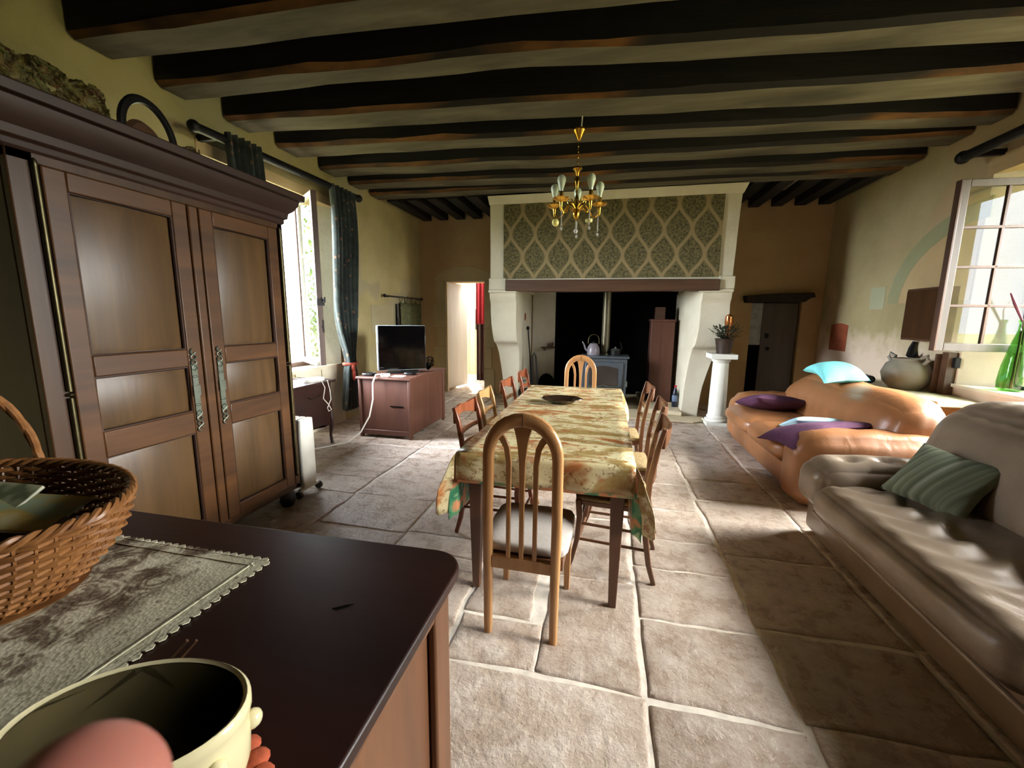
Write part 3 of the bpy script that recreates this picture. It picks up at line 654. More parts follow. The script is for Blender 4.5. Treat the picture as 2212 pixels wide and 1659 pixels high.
b = B(); pr = [(2.27, 1.79), (3.12, 1.80), (3.20, 1.86), (3.27, 1.88), (3.24, 1.95), (2.75, 1.94), (2.45, 1.92), (2.24, 1.90)]
b.prism(pr, 1, 7.72, 7.95); struct(b.obj('trim_9', 'grey_stone_lintel', bevel=.012))

# ================================================================== FIREPLACE
fp = thing('fireplace', 'monumental pale stone fireplace with scrolled jambs and patterned chimney breast', 'fireplace', (0, 7.2, 0))
# breast: a hollow hood, slightly irregular outer edges
b = B()
def hood_ring(z, e=0):
    f = (z - 2.0) / 1.3; xl = -1.815 - .01 * f + e * -1; xr = 1.70 + .035 * f + e
    return xl, xr
zs = [1.92, 2.2, 2.5, 2.8, 3.1, 3.22]
rl = []
for z in zs:
    xl, xr = hood_ring(z); xr += .018 * nz(z, 3, 1, 4); yf = 6.52
    rl.append([(xl, yf, z), (xr, yf, z), (xr, 7.92, z), (xl, 7.92, z), (xl, 7.80, z), (xl + .25, 7.80, z), (xl + .25, yf + .22, z), (xr - .25, yf + .22, z), (xr - .25, 7.80, z), (xl + .0, 7.80, z)])
b = B()
for (xa, xb, ya, yb) in ((0, 1, 6.52, 6.74), (0, .14, 6.74, 7.92), (.86, 1, 6.74, 7.92)):
    a0 = []
    for z in zs:
        xl, xr = hood_ring(z); W = xr - xl; xl2 = xl + W * xa; xr2 = xl + W * xb
        if xb == 1: xr2 += .02 * nz(z, 3, 1, 4)
        a0.append([(xl2, ya, z), (xr2, ya, z), (xr2, yb, z), (xl2, yb, z)])
    b.rings(a0)
b.obj('chimney_breast', 'stone', fp, bevel=.008, smooth=25)
b = B(); b.frustum([(-1.83, 6.50, 3.20), (1.74, 6.50, 3.20), (1.74, 7.9, 3.20), (-1.83, 7.9, 3.20)], [(-1.85, 6.46, 3.325), (1.79, 6.46, 3.325), (1.79, 7.9, 3.325), (-1.85, 7.9, 3.325)])
b.obj('cornice', 'stone', fp, bevel=.006)
B().box(-1.60, 1.51, 6.498, 6.522, 2.10, 3.20).obj('damask_panel', 'damask', fp)
bm_ = B(); bm_.bar([(-1.56, 6.55, 1.995), (-.5, 6.545, 1.985), (.6, 6.55, 1.99), (1.53, 6.55, 1.985)], [.17, .18, .17, .16], .2, side=(0, 0, 1)); bm_.obj('mantel_beam', 'mantel', fp, bevel=.012)
# jambs: scroll profile in the y-z plane
def jamb(xo, xi, sgn, xof, xit):
    # front profile y(z), outer x tapers towards the foot
    prof = [(0, 6.76), (.12, 6.74), (.36, 6.74), (.5, 6.77), (.75, 6.80), (.92, 6.80), (1.02, 6.77), (1.08, 6.72), (1.095, 6.66), (1.14, 6.62), (1.25, 6.585), (1.40, 6.56), (1.6, 6.56), (1.72, 6.565), (1.76, 6.55), (1.80, 6.51), (1.88, 6.50), (1.93, 6.52)]
    rs = []
    for z, yf in prof:
        t = min(1, max(0, (z - .10) / 1.45)); t = t * t * (3 - 2 * t)
        xout = xof + (xo - xof) * t + .012 * nz(z, xo, 1, 3)
        xin = xi + (xit - xi) * t; xin0 = xin; xb = xi
        rs.append([(xout, yf, z), (xin, yf + .0, z), (xb, 7.0, z), (xb, 7.4, z), (xb, 7.92, z), (xout, 7.92, z)] if sgn < 0 else
                  [(xin, yf, z), (xout, yf, z), (xout, 7.92, z), (xb, 7.92, z), (xb, 7.4, z), (xb, 7.0, z)])
    b = B().rings(rs)
    o = b.obj('jamb', 'stone', fp, bevel=.006, smooth=50)
    return o
jamb(-1.82, -1.385, -1, -1.63, -1.40); jamb(1.71, 1.19, 1, 1.43, 1.32)
for (a_, b_, c_, d_) in ((-1.84, -1.385, -1.835, -1.56), (1.27, 1.72, 1.52, 1.73)):
    B().box(a_, b_, 6.47, 6.9, 1.885, 1.93).obj('capital', 'stone', fp, bevel=.01); B().box(c_, d_, 6.49, 6.6, 1.93, 2.11).obj('corbel_block', 'stone', fp, bevel=.01)
B().box(-1.36, -.93, 7.86, 8.4, 0, 2.3).obj('inner_pier', 'white_plaster', fp)
B().box(-1.385, 1.20, 7.5, 7.55, 2.0, 3.2).box(-.93, 1.3, 8.42, 8.5, 0, 2.4).box(1.21, 1.30, 7.5, 8.45, 0, 2.4).box(-1.385, 1.3, 7.5, 8.5, 2.3, 2.34).box(-.935, -.925, 7.87, 8.45, 0, 2.3).obj('firebox_lining', 'soot_shade_black', fp)
b = B(); b.prism([(-1.7, 6.45), (1.30, 6.35), (1.50, 6.5), (1.50, 6.70), (1.18, 6.75), (1.19, 8.4), (-1.37, 8.4), (-1.37, 6.72), (-1.7, 6.72)], 2, 0, .035)
b.obj('hearth_slab', 'stone2', fp, bevel=.01)
B().prism([(.62, 6.75), (1.19, 6.62), (1.19, 8.3), (.62, 8.3)], 2, .035, .11).obj('hearth_step', 'stone2', fp, bevel=.015)

# stove
st = thing('wood_stove', 'grey cast iron wood stove with glass door and tall flue pipe in the fireplace', 'stove', (0, 7.15, .035))
b = B(); b.box(-.36, .36, 6.95, 7.35, .16, .86); b.obj('body', 'grey_stove', st, bevel=.012)
B().box(-.39, .39, 6.91, 7.39, .86, .90).obj('top_plate', 'grey_stove', st, bevel=.01)
b = B(); b.box(-.31, .30, 6.925, 6.95, .30, .80); dd = b.obj('door', 'grey_stove', st, bevel=.012)
n = 12; pts = [(-.24, .40)] + [(.22, .40)] + [(.22, .66)] + [(.22 - .46 * k / n, .70 + .04 * math.sin(PI * k / n)) for k in range(n + 1)] + [(-.24, .66)]
B().prism(pts, 1, 6.918, 6.93).obj('glass', 'stove_glass', dd)
b = B(); b.tube([(-.26, 6.905, .41), (-.1, 6.90, .40), (0, 6.895, .43), (.1, 6.90, .40), (.25, 6.905, .41)], .011); b.obj('door_trim', 'pewter', dd)
B().tube([(.34, 6.92, .48), (.36, 6.87, .50), (.36, 6.85, .42)], .012).obj('door_handle', 'pewter', st)
for sx in (-.33, .33):
    for sy in (6.97, 7.32): B().frustum([(sx - .03, sy - .03, .035), (sx + .03, sy - .03, .035), (sx + .03, sy + .03, .035), (sx - .03, sy + .03, .035)], [(sx - .045, sy - .045, .17), (sx + .045, sy - .045, .17), (sx + .045, sy + .045, .17), (sx - .045, sy + .045, .17)]).obj('leg', 'grey_stove', st)
B().lathe([(.085, .90), (.085, .93), (.068, .94), (.066, 2.28)], 24, (0, 7.22, 0)).obj('flue_pipe', 'flue', st)
# kettle
kt = thing('kettle', 'grey enamel kettle with brass bail handle on the stove, left of the flue', 'kettle', (-.19, 7.08, .90))
B().lathe([(.001, .90), (.10, .90), (.105, .95), (.095, 1.03), (.06, 1.09), (.03, 1.10), (.001, 1.10)], 24, (-.19, 7.08, 0)).obj('body', 'kettle', kt)
B().tube([(-.28, 7.08, .97), (-.32, 7.08, 1.0), (-.345, 7.08, 1.07), (-.375, 7.08, 1.12)], [.022, .017, .013, .010]).obj('spout', 'kettle', kt)
B().tube([(-.19 + .09 * math.cos(PI * k / 10), 7.08, 1.09 + .15 * math.sin(PI * k / 10) ** .6) for k in range(11)], .006).obj('handle', 'brass_old', kt)
B().lathe([(.001, 1.10), (.012, 1.10), (.016, 1.12), (.001, 1.13)], 12, (-.19, 7.08, 0)).obj('lid_knob', 'black', kt)
pn = thing('saucepan', 'small black pan with a shiny lid on the stove, right of the flue', 'pan', (.17, 7.15, .90))
B().lathe([(.001, .90), (.08, .90), (.085, .98), (.001, .985)], 20, (.17, 7.15, 0)).obj('body', 'iron', pn)
B().lathe([(.086, .985), (.07, 1.0), (.02, 1.015), (.012, 1.04), (.001, 1.04)], 20, (.17, 7.15, 0)).obj('lid', 'pewter', pn)
B().tube([(.22, 7.12, .96), (.27, 7.08, 1.02), (.24, 7.05, 1.12)], .009).obj('handle', 'iron', pn)
# tall brown narrow cupboard with a box on top, in the hearth
cb = thing('narrow_cabinet', 'tall narrow rust-brown cabinet standing inside the fireplace on the right', 'cabinet', (.93, 7.5, .11))
B().box(.74, 1.11, 7.35, 7.7, .11, 1.46).obj('body', 'darkred', cb, bevel=.006)
B().box(.725, 1.125, 7.33, 7.71, 1.46, 1.50).obj('top', 'darkred', cb, bevel=.006)
tag(B().box(.80, .95, 7.4, 7.6, 1.50, 1.70).obj('wooden_box', 'mantel', bevel=.005), 'small brown box on top of the tall cabinet in the fireplace', 'box')
bt = thing('water_bottle', 'dark water bottle with red cap on the hearth by the right jamb', 'bottle', (1.13, 7.0, .11))
B().lathe([(.001, .11), (.042, .11), (.045, .13), (.045, .33), (.03, .38), (.014, .42), (.014, .43), (.001, .43)], 20, (1.13, 7.0, 0)).obj('body', plain('dark_bottle', (28, 32, 48), .15), bt)
B().lathe([(.0455, .20), (.0458, .30)], 20, (1.13, 7.0, 0), cap=False).obj('label_band', plain('bottle_label', (96, 112, 140), .5), bt)
B().lathe([(.001, .425), (.018, .425), (.018, .46), (.001, .46)], 16, (1.13, 7.0, 0)).obj('cap', plain('red_cap', (190, 40, 50), .4), bt)
# hearth irons, left
irn = thing('fire_iron_stand', 'black wrought iron fire tools leaning in the left of the fireplace', 'fire tools', (-1.22, 7.0, .035))
B().lathe([(.001, .035), (.13, .035), (.11, .06), (.03, .09), (.001, .09)], 20, (-1.20, 7.0, 0)).obj('base', 'iron', irn)
B().tube([(-1.19, 7.0, .06), (-1.25, 7.0, .9), (-1.285, 7.0, 1.30)], .011).ell((-1.29, 7.0, 1.33), .03, .02, .035).obj('poker', 'iron', irn)
B().tube([(-1.16, 6.95, .06), (-1.19, 6.95, .6), (-1.195, 6.95, .86), (-1.17, 6.95, .92), (-1.14, 6.95, .86), (-1.10, 6.95, .40), (-1.06, 6.95, .10)], .014).obj('tongs', 'iron', irn)
kb = thing('coal_scuttle', 'round black iron pot on the hearth under the fire tools', 'pot', (-1.22, 6.72, .035))
B().lathe([(.001, .035), (.10, .04), (.135, .12), (.14, .24), (.12, .32), (.115, .32), (.10, .10), (.001, .10)], 24, (-1.24, 6.76, 0)).obj('body', 'iron', kb)
B().tube([(-1.24 + .125 * math.cos(PI * k / 10), 6.76, .32 + .16 * math.sin(PI * k / 10)) for k in range(11)], .007).obj('handle', 'iron', kb)
sh = thing('hearth_shelf', 'dark little shelf on the pale pier inside the fireplace', 'shelf', (-1.02, 7.8, .95))
B().box(-1.16, -.93, 7.72, 7.86, .94, .965).obj('board', 'mantel', sh)
B().box(-1.13, -1.10, 7.75, 7.86, .90, .94).obj('bracket', 'mantel', sh); B().box(-.98, -.955, 7.78, 7.86, .965, 1.05).obj('bracket', 'mantel', sh)
tag(B().ell((-1.045, 7.66, .26), .16, .13, .225, 16).obj('coal_basket', 'soot_shade_black'), 'dark rounded log basket on the hearth at the foot of the pale pier', 'basket')
tag(B().ell((-1.375, 7.2, 1.52), .012, .03, .07, 12).obj('wall_plaque', 'terracotta'), 'small red brown plaque on the inner left side of the fireplace', 'ornament')

# pedestal column with plant
pd = thing('pedestal', 'white plaster column pedestal beside the right fireplace jamb', 'pedestal', (1.62, 6.42, 0))
cxp, cyp = 1.62, 6.42
B().box(cxp - .16, cxp + .16, cyp - .16, cyp + .16, 0, .05).lathe([(.15, .05), (.16, .07), (.15, .09), (.125, .10), (.135, .12), (.12, .14)], 28, (cxp, cyp, 0)).obj('base', 'white', pd, bevel=.005)
B().lathe([(.118, .14), (.115, .4), (.105, .88), (.10, .90)], 28, (cxp, cyp, 0)).obj('shaft', 'white', pd)
B().lathe([(.10, .90), (.12, .92), (.13, .96)], 28, (cxp, cyp, 0)).box(cxp - .17, cxp + .17, cyp - .17, cyp + .17, .96, 1.03).obj('capital', 'white', pd, bevel=.005)
pl = thing('potted_plant', 'dark dried plant in a brown pot on the white pedestal', 'plant', (cxp + .02, cyp, 1.03))
B().lathe([(.001, 1.03), (.09, 1.03), (.12, 1.22), (.13, 1.24), (.11, 1.24), (.001, 1.20)], 20, (cxp + .02, cyp, 0)).obj('pot', plain('dark_brown_pot', (48, 34, 24), .5), pl)
b = B(); r2 = random.Random(3)
for k in range(70):
    a = r2.uniform(0, 2 * PI); e = r2.uniform(.2, 1.2); L = r2.uniform(.10, .24); p = Vector((cxp + .02, cyp, 1.22)); d = Vector((math.cos(a) * math.cos(e), math.sin(a) * math.cos(e), math.sin(e)))
    q = p + d * L; s_ = d.cross(Vector((0, 0, 1))).normalized() * .022; q2 = q + d * .06
    b.tube([p, p + d * L * .6 + Vector((0, 0, .01)), q], .003, 4); b.add([q - s_ * .2, q + d * .03 - s_, q2, q + d * .03 + s_], [(0, 1, 2, 3)])
b.obj('foliage', 'dark_leaf', pl)
vs_ = thing('brass_ornament', 'small shiny copper vessel tucked behind the plant by the jamb', 'ornament', (1.76, 6.62, 1.03))
B().lathe([(.001, 1.03), (.04, 1.03), (.05, 1.2), (.03, 1.38), (.055, 1.46), (.05, 1.55), (.02, 1.58), (.001, 1.58)], 20, (1.71, 6.56, 0)).obj('body', plain('copper', (190, 120, 70), .2, .9), vs_)

# ================================================================== ARMOIRE
AF, AY0, AY1, AXB = -2.36, 1.29, 2.76, -3.02
ar = thing('armoire', 'huge dark walnut armoire with two panelled doors against the left wall', 'wardrobe', (-2.65, 2.03, 0))
b = B(); b.box(AXB, AF - .035, AY0, AY1, .13, 2.17); b.box(AF - .035, AF, AY0, AY0 + .09, .13, 2.17); b.box(AF - .035, AF, AY1 - .05, AY1, .13, 2.17)
b.box(AF - .035, AF, AY0, AY1, 2.115, 2.17); b.box(AF - .035, AF, AY0, AY1, .13, .17)
b.obj('carcass', 'armoire', ar, bevel=.006)
b = B()
prof = [(0, 2.155), (.012, 2.165), (.012, 2.19), (.03, 2.20), (.035, 2.235), (.06, 2.26), (.085, 2.30), (.09, 2.33), (.115, 2.335), (.12, 2.375), (.10, 2.385)]
rs = []
for e, z in prof: rs.append([(AXB, AY0 - e, z), (AF + e, AY0 - e, z), (AF + e, AY1 + e, z), (AXB, AY1 + e, z)])
B().rings(rs).obj('cornice', 'cornice', ar, bevel=.003, smooth=25)
def adoor(y0, y1, nm):
    st_ = .085; f = B(); X0, X1 = AF - .03, AF + .006
    zr = [(.17, .25), (.80, .93), (1.20, 1.30), (2.03, 2.115)]
    f.box(X0, X1, y0, y0 + st_, .17, 2.115); f.box(X0, X1, y1 - st_, y1, .17, 2.115)
    for a, c in zr: f.box(X0, X1, y0 + st_, y1 - st_, a, c)
    d = f.obj('door', 'armoire_h', ar, bevel=.006)
    for (a, c) in ((.25, .80), (.93, 1.20), (1.30, 2.03)):
        ya, yb = y0 + st_, y1 - st_; x = AF - .022; g_ = .03
        p = B(); p.box(X0, x, ya, yb, a, c)
        p.frustum([(x, ya + .008, a + .008), (x, yb - .008, a + .008), (x, yb - .008, c - .008), (x, ya + .008, c - .008)],
                  [(x + .012, ya + g_ + .008, a + g_ + .008), (x + .012, yb - g_ - .008, a + g_ + .008), (x + .012, yb - g_ - .008, c - g_ - .008), (x + .012, ya + g_ + .008, c - g_ - .008)])
        p.obj('panel', 'armoire_panel', d)
    mo = B()
    for (a, c) in ((.25, .80), (.93, 1.20), (1.30, 2.03)):
        ya, yb = y0 + st_ + .003, y1 - st_ - .003
        mo.tube([(AF - .008, ya, a + .003), (AF - .008, yb, a + .003), (AF - .008, yb, c - .003), (AF - .008, ya, c - .003)], .009, 6, closed=True)
    mo.obj('moulding', 'cornice', d)
    return d
d1 = adoor(1.395, 2.025, 'l'); d2 = adoor(2.10, 2.70, 'r')
B().box(AF - .03, AF + .012, 2.030, 2.088, .17, 2.115).obj('centre_stile', 'armoire_h', ar, bevel=.008)
for (yc, dd_) in ((1.372, d1), (2.718, d2)):
    hb = B()
    hb.tube([(AF + .012, yc, 1.15), (AF + .012, yc, 2.10)], .011, 10); hb.tube([(AF + .012, yc, .28), (AF + .012, yc, 1.12)], .011, 10)
    hb.ell((AF + .012, yc, 2.11), .012, .012, .025); hb.ell((AF + .012, yc, .26), .012, .012, .025); hb.ell((AF + .012, yc, 1.135), .014, .014, .01)
    hb.obj('hinge', 'brass_old', ar)
for (yc, zc_, dd_) in ((1.965, 1.055, d1), (2.135, 1.06, d2)):
    e = B(); X = AF + .009
    e.box(X, X + .004, yc - .017, yc + .017, zc_ - .16, zc_ + .16)
    e.box(X + .002, X + .009, yc - .021, yc + .021, zc_ - .03, zc_ + .03)
    for sgn in (-1, 1):
        pts = [(X + .005, yc + .018 * math.sin(k * 1.05), zc_ + sgn * (.12 + .0105 * k)) for k in range(13)]
        e.tube(pts, .0045, 5); pts = [(X + .005, yc - .018 * math.sin(k * 1.05), zc_ + sgn * (.12 + .0105 * k)) for k in range(11)]; e.tube(pts, .0035, 5)
        e.ell((X + .004, yc, zc_ + sgn * .085), .006, .019, .008)
    e.obj('escutcheon', 'pewter', dd_)
for y in (AY0 + .08, AY1 - .08):
    for x in (AF - .06, AXB + .06): B().lathe([(.001, 0), (.045, 0), (.06, .04), (.055, .09), (.04, .13), (.001, .135)], 16, (x, y, 0)).obj('foot', 'black', ar)
# things on the armoire
hp = thing('wooden_hoop', 'round black-rimmed drum-like hoop standing on the armoire against the wall', 'hoop', (-2.86, 2.27, 2.387))
b = B()
hc = Vector((-2.86, 2.27, 2.602)); T = Matrix.Translation(hc) @ rz(.25)
b.tube([(0.0, .20 * math.cos(2 * PI * k / 40), .20 * math.sin(2 * PI * k / 40)) for k in range(40)], .018, 8, closed=True, sx=1, sy=1.4)
b.xform(T).obj('rim', 'iron', hp)
B().lathe([(.001, 0), (.13, 0), (.15, .02), (.13, .045), (.001, .06)], 30).xform(Matrix.Translation((-2.90, 2.24, 2.535)) @ rz(.25) @ Matrix.Rotation(PI / 2, 4, 'Y')).obj('disc', 'mantel', hp)
b = B()
def lump(u, v):
    y = 1.50 + .62 * u; x = -2.78 + .28 * v; e = math.sin(PI * u) ** .5 * math.sin(PI * v) ** .5
    return (x, y, 2.387 + e * (.09 + .06 * nz(x, y, 1, 7)))
tag(B().grid(lump, 30, 14).obj('folded_cloth', 'soot_shade_black', solid=.01), 'crumpled black bag lying on top of the armoire', 'bag')

# ================================================================== LEFT SIDE FURNITURE
rd = thing('oil_radiator', 'white oil-filled radiator on castors peeking out behind the armoire', 'radiator', (-2.6, 2.9, 0))
b = B()
for i in range(9): b.soft(-2.43 - i * .062, -2.38 - i * .062, 2.83, 2.99, .07, .66, .022, .003, 3)
b.obj('fins', 'white', rd); B().box(-2.985, -2.94, 2.84, 2.98, .09, .64).obj('control_box', 'white', rd, bevel=.01)
for x in (-2.41, -2.89):
    B().box(x - .015, x + .015, 2.80, 3.03, .055, .075).obj('axle', 'white', rd)
    for y in (2.795, 3.035): B().tube([(x, y - .012, .032), (x, y + .012, .032)], .032, 14).obj('castor', 'black', rd)
# low commode under the window
cm = thing('commode', 'dark low commode with cabriole legs under the left window', 'commode', (-3.33, 3.95, 0))
B().box(-3.60, -3.085, 3.58, 4.30, .735, .765).obj('top', 'dark_wood', cm, bevel=.008)
def cfront(u, v):
    y = 3.62 + .64 * u; z = .26 + .475 * v; return (-3.13 + .02 * math.sin(PI * u) + .01 * math.sin(2 * PI * v), y, z)
b = B(); b.box(-3.59, -3.14, 3.62, 4.26, .28, .735); b.grid(cfront, 12, 10)
pts = [(3.62, .28)] + [(3.62 + .64 * k / 12, .26 - .035 * abs(math.sin(2 * PI * k / 12)) + .03 * (k == 6)) for k in range(13)] + [(4.26, .28)]
b.prism(pts, 0, -3.15, -3.12); b.obj('body', 'dark_wood', cm, bevel=.004)
B().tube([(-3.10, 3.85, .62), (-3.085, 3.90, .60), (-3.085, 3.98, .60), (-3.10, 4.03, .62)], .006).obj('handle', 'brass_old', cm)
for y in (3.65, 4.23):
    for x in (-3.15, -3.55): B().tube([(x, y, .42), (x + .02, y, .30), (x + .02, y, .2), (x + .003, y, .1), (x + .015, y, .03), (x + .02, y, 0)], [.035, .034, .024, .016, .018, .022], 8).obj('leg', 'dark_wood', cm)
pl2 = thing('router_box', 'flat white box with trailing cable on the commode', 'router', (-3.3, 4.05, .765))
B().lathe([(.001, .765), (.10, .765), (.10, .79), (.001, .795)], 24, (-3.24, 4.10, 0), 1, 1.5).obj('body', 'white', pl2)
B().tube([(-3.16, 4.02, .785), (-3.09, 4.04, .79), (-3.062, 4.06, .70), (-3.06, 4.02, .58), (-3.058, 4.10, .50), (-3.06, 4.15, .43), (-3.06, 4.10, .42), (-3.06, 4.08, .46), (-3.06, 4.15, .55), (-3.06, 4.14, .66), (-3.07, 4.12, .775)], .005, 6).tube([(-3.2, 3.98, .79), (-3.3, 3.85, .83), (-3.35, 3.75, .80), (-3.4, 3.68, .785)], .004, 6).obj('cable', 'cable_white', pl2)
# chest
ch = thing('blanket_chest', 'large red-brown wooden chest carrying the television', 'chest', (-2.63, 5.1, 0))
b = B(); b.box(-2.96, -2.29, 4.58, 5.66, .035, .735); b.obj('body', 'darkred', ch, bevel=.008)
B().box(-2.99, -2.26, 4.54, 5.70, .735, .765).obj('lid', 'darkred', ch, bevel=.008)
B().box(-2.94, -2.305, 4.565, 4.60, .035, .10).obj('bottom_rail', 'darkred', ch, bevel=.006)
for (a_, b_, c_, d_) in ((-2.305, -2.275, 4.56, 4.62), (-2.97, -2.94, 4.56, 4.62), (-2.305, -2.275, 5.62, 5.68), (-2.97, -2.94, 5.62, 5.68)): B().box(a_, b_, c_, d_, 0, .735).obj('corner_post', 'darkred', ch, bevel=.006)
B().box(-2.55, -2.38, 4.572, 4.58, .40, .412).obj('crack', 'soot_shade_black', ch)
tv = thing('television', 'flat black television on the chest, its back edge lit by the window', 'television', (-2.6, 5.0, .765))
Tt = Matrix.Translation((-2.60, 5.06, 0)) @ rz(math.radians(35))
B().box(-.33, .29, -.02, .10, .80, 1.385).xform(Tt).obj('housing', plain('lit_tv_shell', (140, 150, 154), .35), tv, bevel=.008)  # shell paled: window light on its edge put into the colour
B().box(-.315, .287, -.026, -.019, .81, 1.38).xform(Tt).obj('screen', 'screen', tv, bevel=.004)
B().box(-.04, .04, 0, .05, .775, .86).box(-.2, .2, -.1, .14, .765, .782).xform(Tt).obj('stand', 'black', tv, bevel=.005)
ps = thing('power_strip', 'white multi-socket block and white cable trailing from the chest to the floor', 'power strip', (-2.6, 4.66, .765))
B().box(-2.68, -2.58, 4.60, 4.66, .765, .805).box(-2.56, -2.40, 4.62, 4.74, .765, .775).obj('block', 'white', ps, bevel=.006)
B().tube([(-2.66, 4.60, .80), (-2.70, 4.53, .80), (-2.73, 4.50, .70), (-2.73, 4.49, .50), (-2.76, 4.45, .30), (-2.83, 4.36, .12), (-2.93, 4.24, .02), (-3.08, 4.08, .008), (-3.2, 3.9, .008), (-3.3, 3.4, .008)], .009, 8).obj('cable', 'cable_white', ps)
for (x, y, lb, sx) in ((-2.88, 4.68, 'black tangle of adaptors on the near left corner of the chest', .07), (-2.42, 4.88, 'small black remote pile on the chest right of the television foot', .06)):
    tag(B().soft(x - sx, x + sx, y - .06, y + .06, .766, .80, .012, .004, 3).obj('adaptor', 'black'), lb, 'adaptor')
tag(B().box(-2.98, -2.78, 5.45, 5.68, .767, 1.32).obj('storage_box', 'mantel', bevel=.006), 'dark brown box standing upright on the chest behind the television', 'box')
b = B(); r2 = random.Random(5)
for k in range(26):
    a = r2.uniform(0, 2 * PI); p = Vector((-2.36, 5.30, .78)); q = p + Vector((math.cos(a) * .07, math.sin(a) * .07, r2.uniform(.05, .18))); b.tube([p, q], .004, 4); b.ell(q, .014, .014, .01, 6)
tag(b.obj('dried_flowers', 'soot_shade_black'), 'small dark bunch of dried flowers on the chest right of the television', 'flowers')
# curtain pole, curtains
cp = thing('curtain_pole', 'thick black curtain pole above the left window', 'curtain pole', (-3.45, 4.3, 3.1))
B().tube([(-3.45, 3.12, 3.06), (-3.45, 5.50, 3.12)], .038, 16).obj('rod', 'iron', cp)
B().ell((-3.45, 3.11, 3.06), .05).obj('finial', 'iron', cp); B().ell((-3.45, 5.53, 3.12), .052).obj('finial', 'iron', cp)
B().box(-3.66, -3.43, 3.30, 3.34, 3.03, 3.08).obj('bracket', 'iron', cp); B().box(-3.66, -3.43, 5.30, 5.34, 3.08, 3.13).obj('bracket', 'iron', cp)
def curtain(y0, y1, tie, low, xc):
    def fn(u, v):
        z = low + (3.13 - low) * v
        w = 1.0
        if z < tie + 1.2: w = 1 - .62 * math.exp(-((z - tie) / (.42 if z > tie else .14)) ** 2)
        if z < tie - .05: w = max(w, .0); w = .42 + .35 * min(1, (tie - z) / .5)
        yc_ = (y0 + y1) / 2 + (.02 if z > tie else -.0); y = yc_ + (y0 + (y1 - y0) * u - (y0 + y1) / 2) * w
        return (xc + .058 * math.sin(u * 6 * 2 * PI + .4 * math.sin(z * 2)) * (.5 + .5 * w) + .012 * math.sin(u * 17 * 2 * PI) + .02 * math.sin(z * 3), y, z)
    return fn
ct = thing('curtain', 'dark green flowered curtain tied back beside the left window near the television', 'curtain', (-3.45, 5.05, .2))
B().grid(curtain(4.86, 5.36, .84, .22, -3.44), 110, 60).obj('cloth', 'curtain', ct, solid=.004, smooth=80)
B().tube([(-3.44 + .075 * math.cos(a / 12 * 2 * PI), 5.13 + .11 * math.sin(a / 12 * 2 * PI), .85) for a in range(12)], .022, 8, closed=True).ell((-3.37, 5.08, .80), .03, .04, .05).ell((-3.37, 5.09, .70), .03, .035, .09).obj('tieback', plain('coral_tieback', (206, 96, 76), .7), ct)
ct2 = thing('curtain', 'dark green curtain bunched at the window end hidden behind the armoire', 'curtain', (-3.45, 3.3, .2))
B().grid(curtain(3.38, 3.78, .84, .22, -3.44), 100, 40).obj('cloth', 'curtain', ct2, solid=.004, smooth=80)
# small hanging on the left wall
hg = thing('wall_hanging', 'small green tab-top hanging on a dark rod above the television', 'wall hanging', (-3.6, 7.1, 1.83))
B().tube([(-3.585, 6.40, 1.84), (-3.585, 7.82, 1.84)], .012).ell((-3.585, 6.38, 1.84), .03).ell((-3.585, 7.80, 1.84), .03).box(-3.65, -3.58, 6.5, 6.52, 1.82, 1.85).box(-3.65, -3.58, 7.7, 7.72, 1.82, 1.85).obj('rod', 'iron', hg)
b = B(); b.grid(lambda u, v: (-3.60 + .015 * math.sin(u * 20), 6.95 + .83 * u, 1.30 + .44 * v), 40, 6)
for k in range(5): b.add([(-3.60, 6.96 + .19 * k, 1.74), (-3.60, 7.02 + .19 * k, 1.74), (-3.58, 7.02 + .19 * k, 1.86), (-3.58, 6.96 + .19 * k, 1.86)], [(0, 1, 2, 3)])
b.obj('cloth', 'greencloth', hg, solid=.004)
tag(B().box(-3.64, -3.61, 6.84, 6.90, 1.28, 1.72).ell((-3.61, 6.86, 1.42), .02, .05, .05).obj('iron_latch', 'iron'), 'long black iron latch hanging on the wall beside the green tab-top hanging', 'latch')
struct(B().box(XL - .01, XL + .006, 6.05, 6.75, 1.25, 1.68).obj('trim_11', m_plaster('patch', [(160, 150, 116), (172, 164, 132), (180, 172, 140)])))

# ================================================================== TABLE AND CHAIRS
TX0, TX1, TY0, TY1, TZ = -.735, .165, 2.01, 4.30, .79
tb = thing('dining_table', 'long brown dining table with tapered legs in the middle of the room', 'table', (-.285, 3.15, 0))
B().box(TX0, TX1, TY0, TY1, TZ - .028, TZ).obj('tabletop', 'table_wood', tb, bevel=.005)
b = B(); b.box(-.66, .10, 2.05, 2.075, .66, TZ - .028).box(-.66, .10, 4.225, 4.25, .66, TZ - .028).box(-.675, -.65, 2.07, 4.23, .66, TZ - .028).box(.08, .105, 2.07, 4.23, .66, TZ - .028)
b.obj('apron', 'table_wood', tb, bevel=.003)
for x in (-.65, .095):
    for y in (2.065, 4.235):
        B().frustum([(x - .02, y - .02, 0), (x + .02, y - .02, 0), (x + .02, y + .02, 0), (x - .02, y + .02, 0)], [(x - .038, y - .038, .762), (x + .038, y - .038, .762), (x + .038, y + .038, .762), (x - .038, y + .038, .762)]).obj('leg', 'table_wood', tb, bevel=.004)
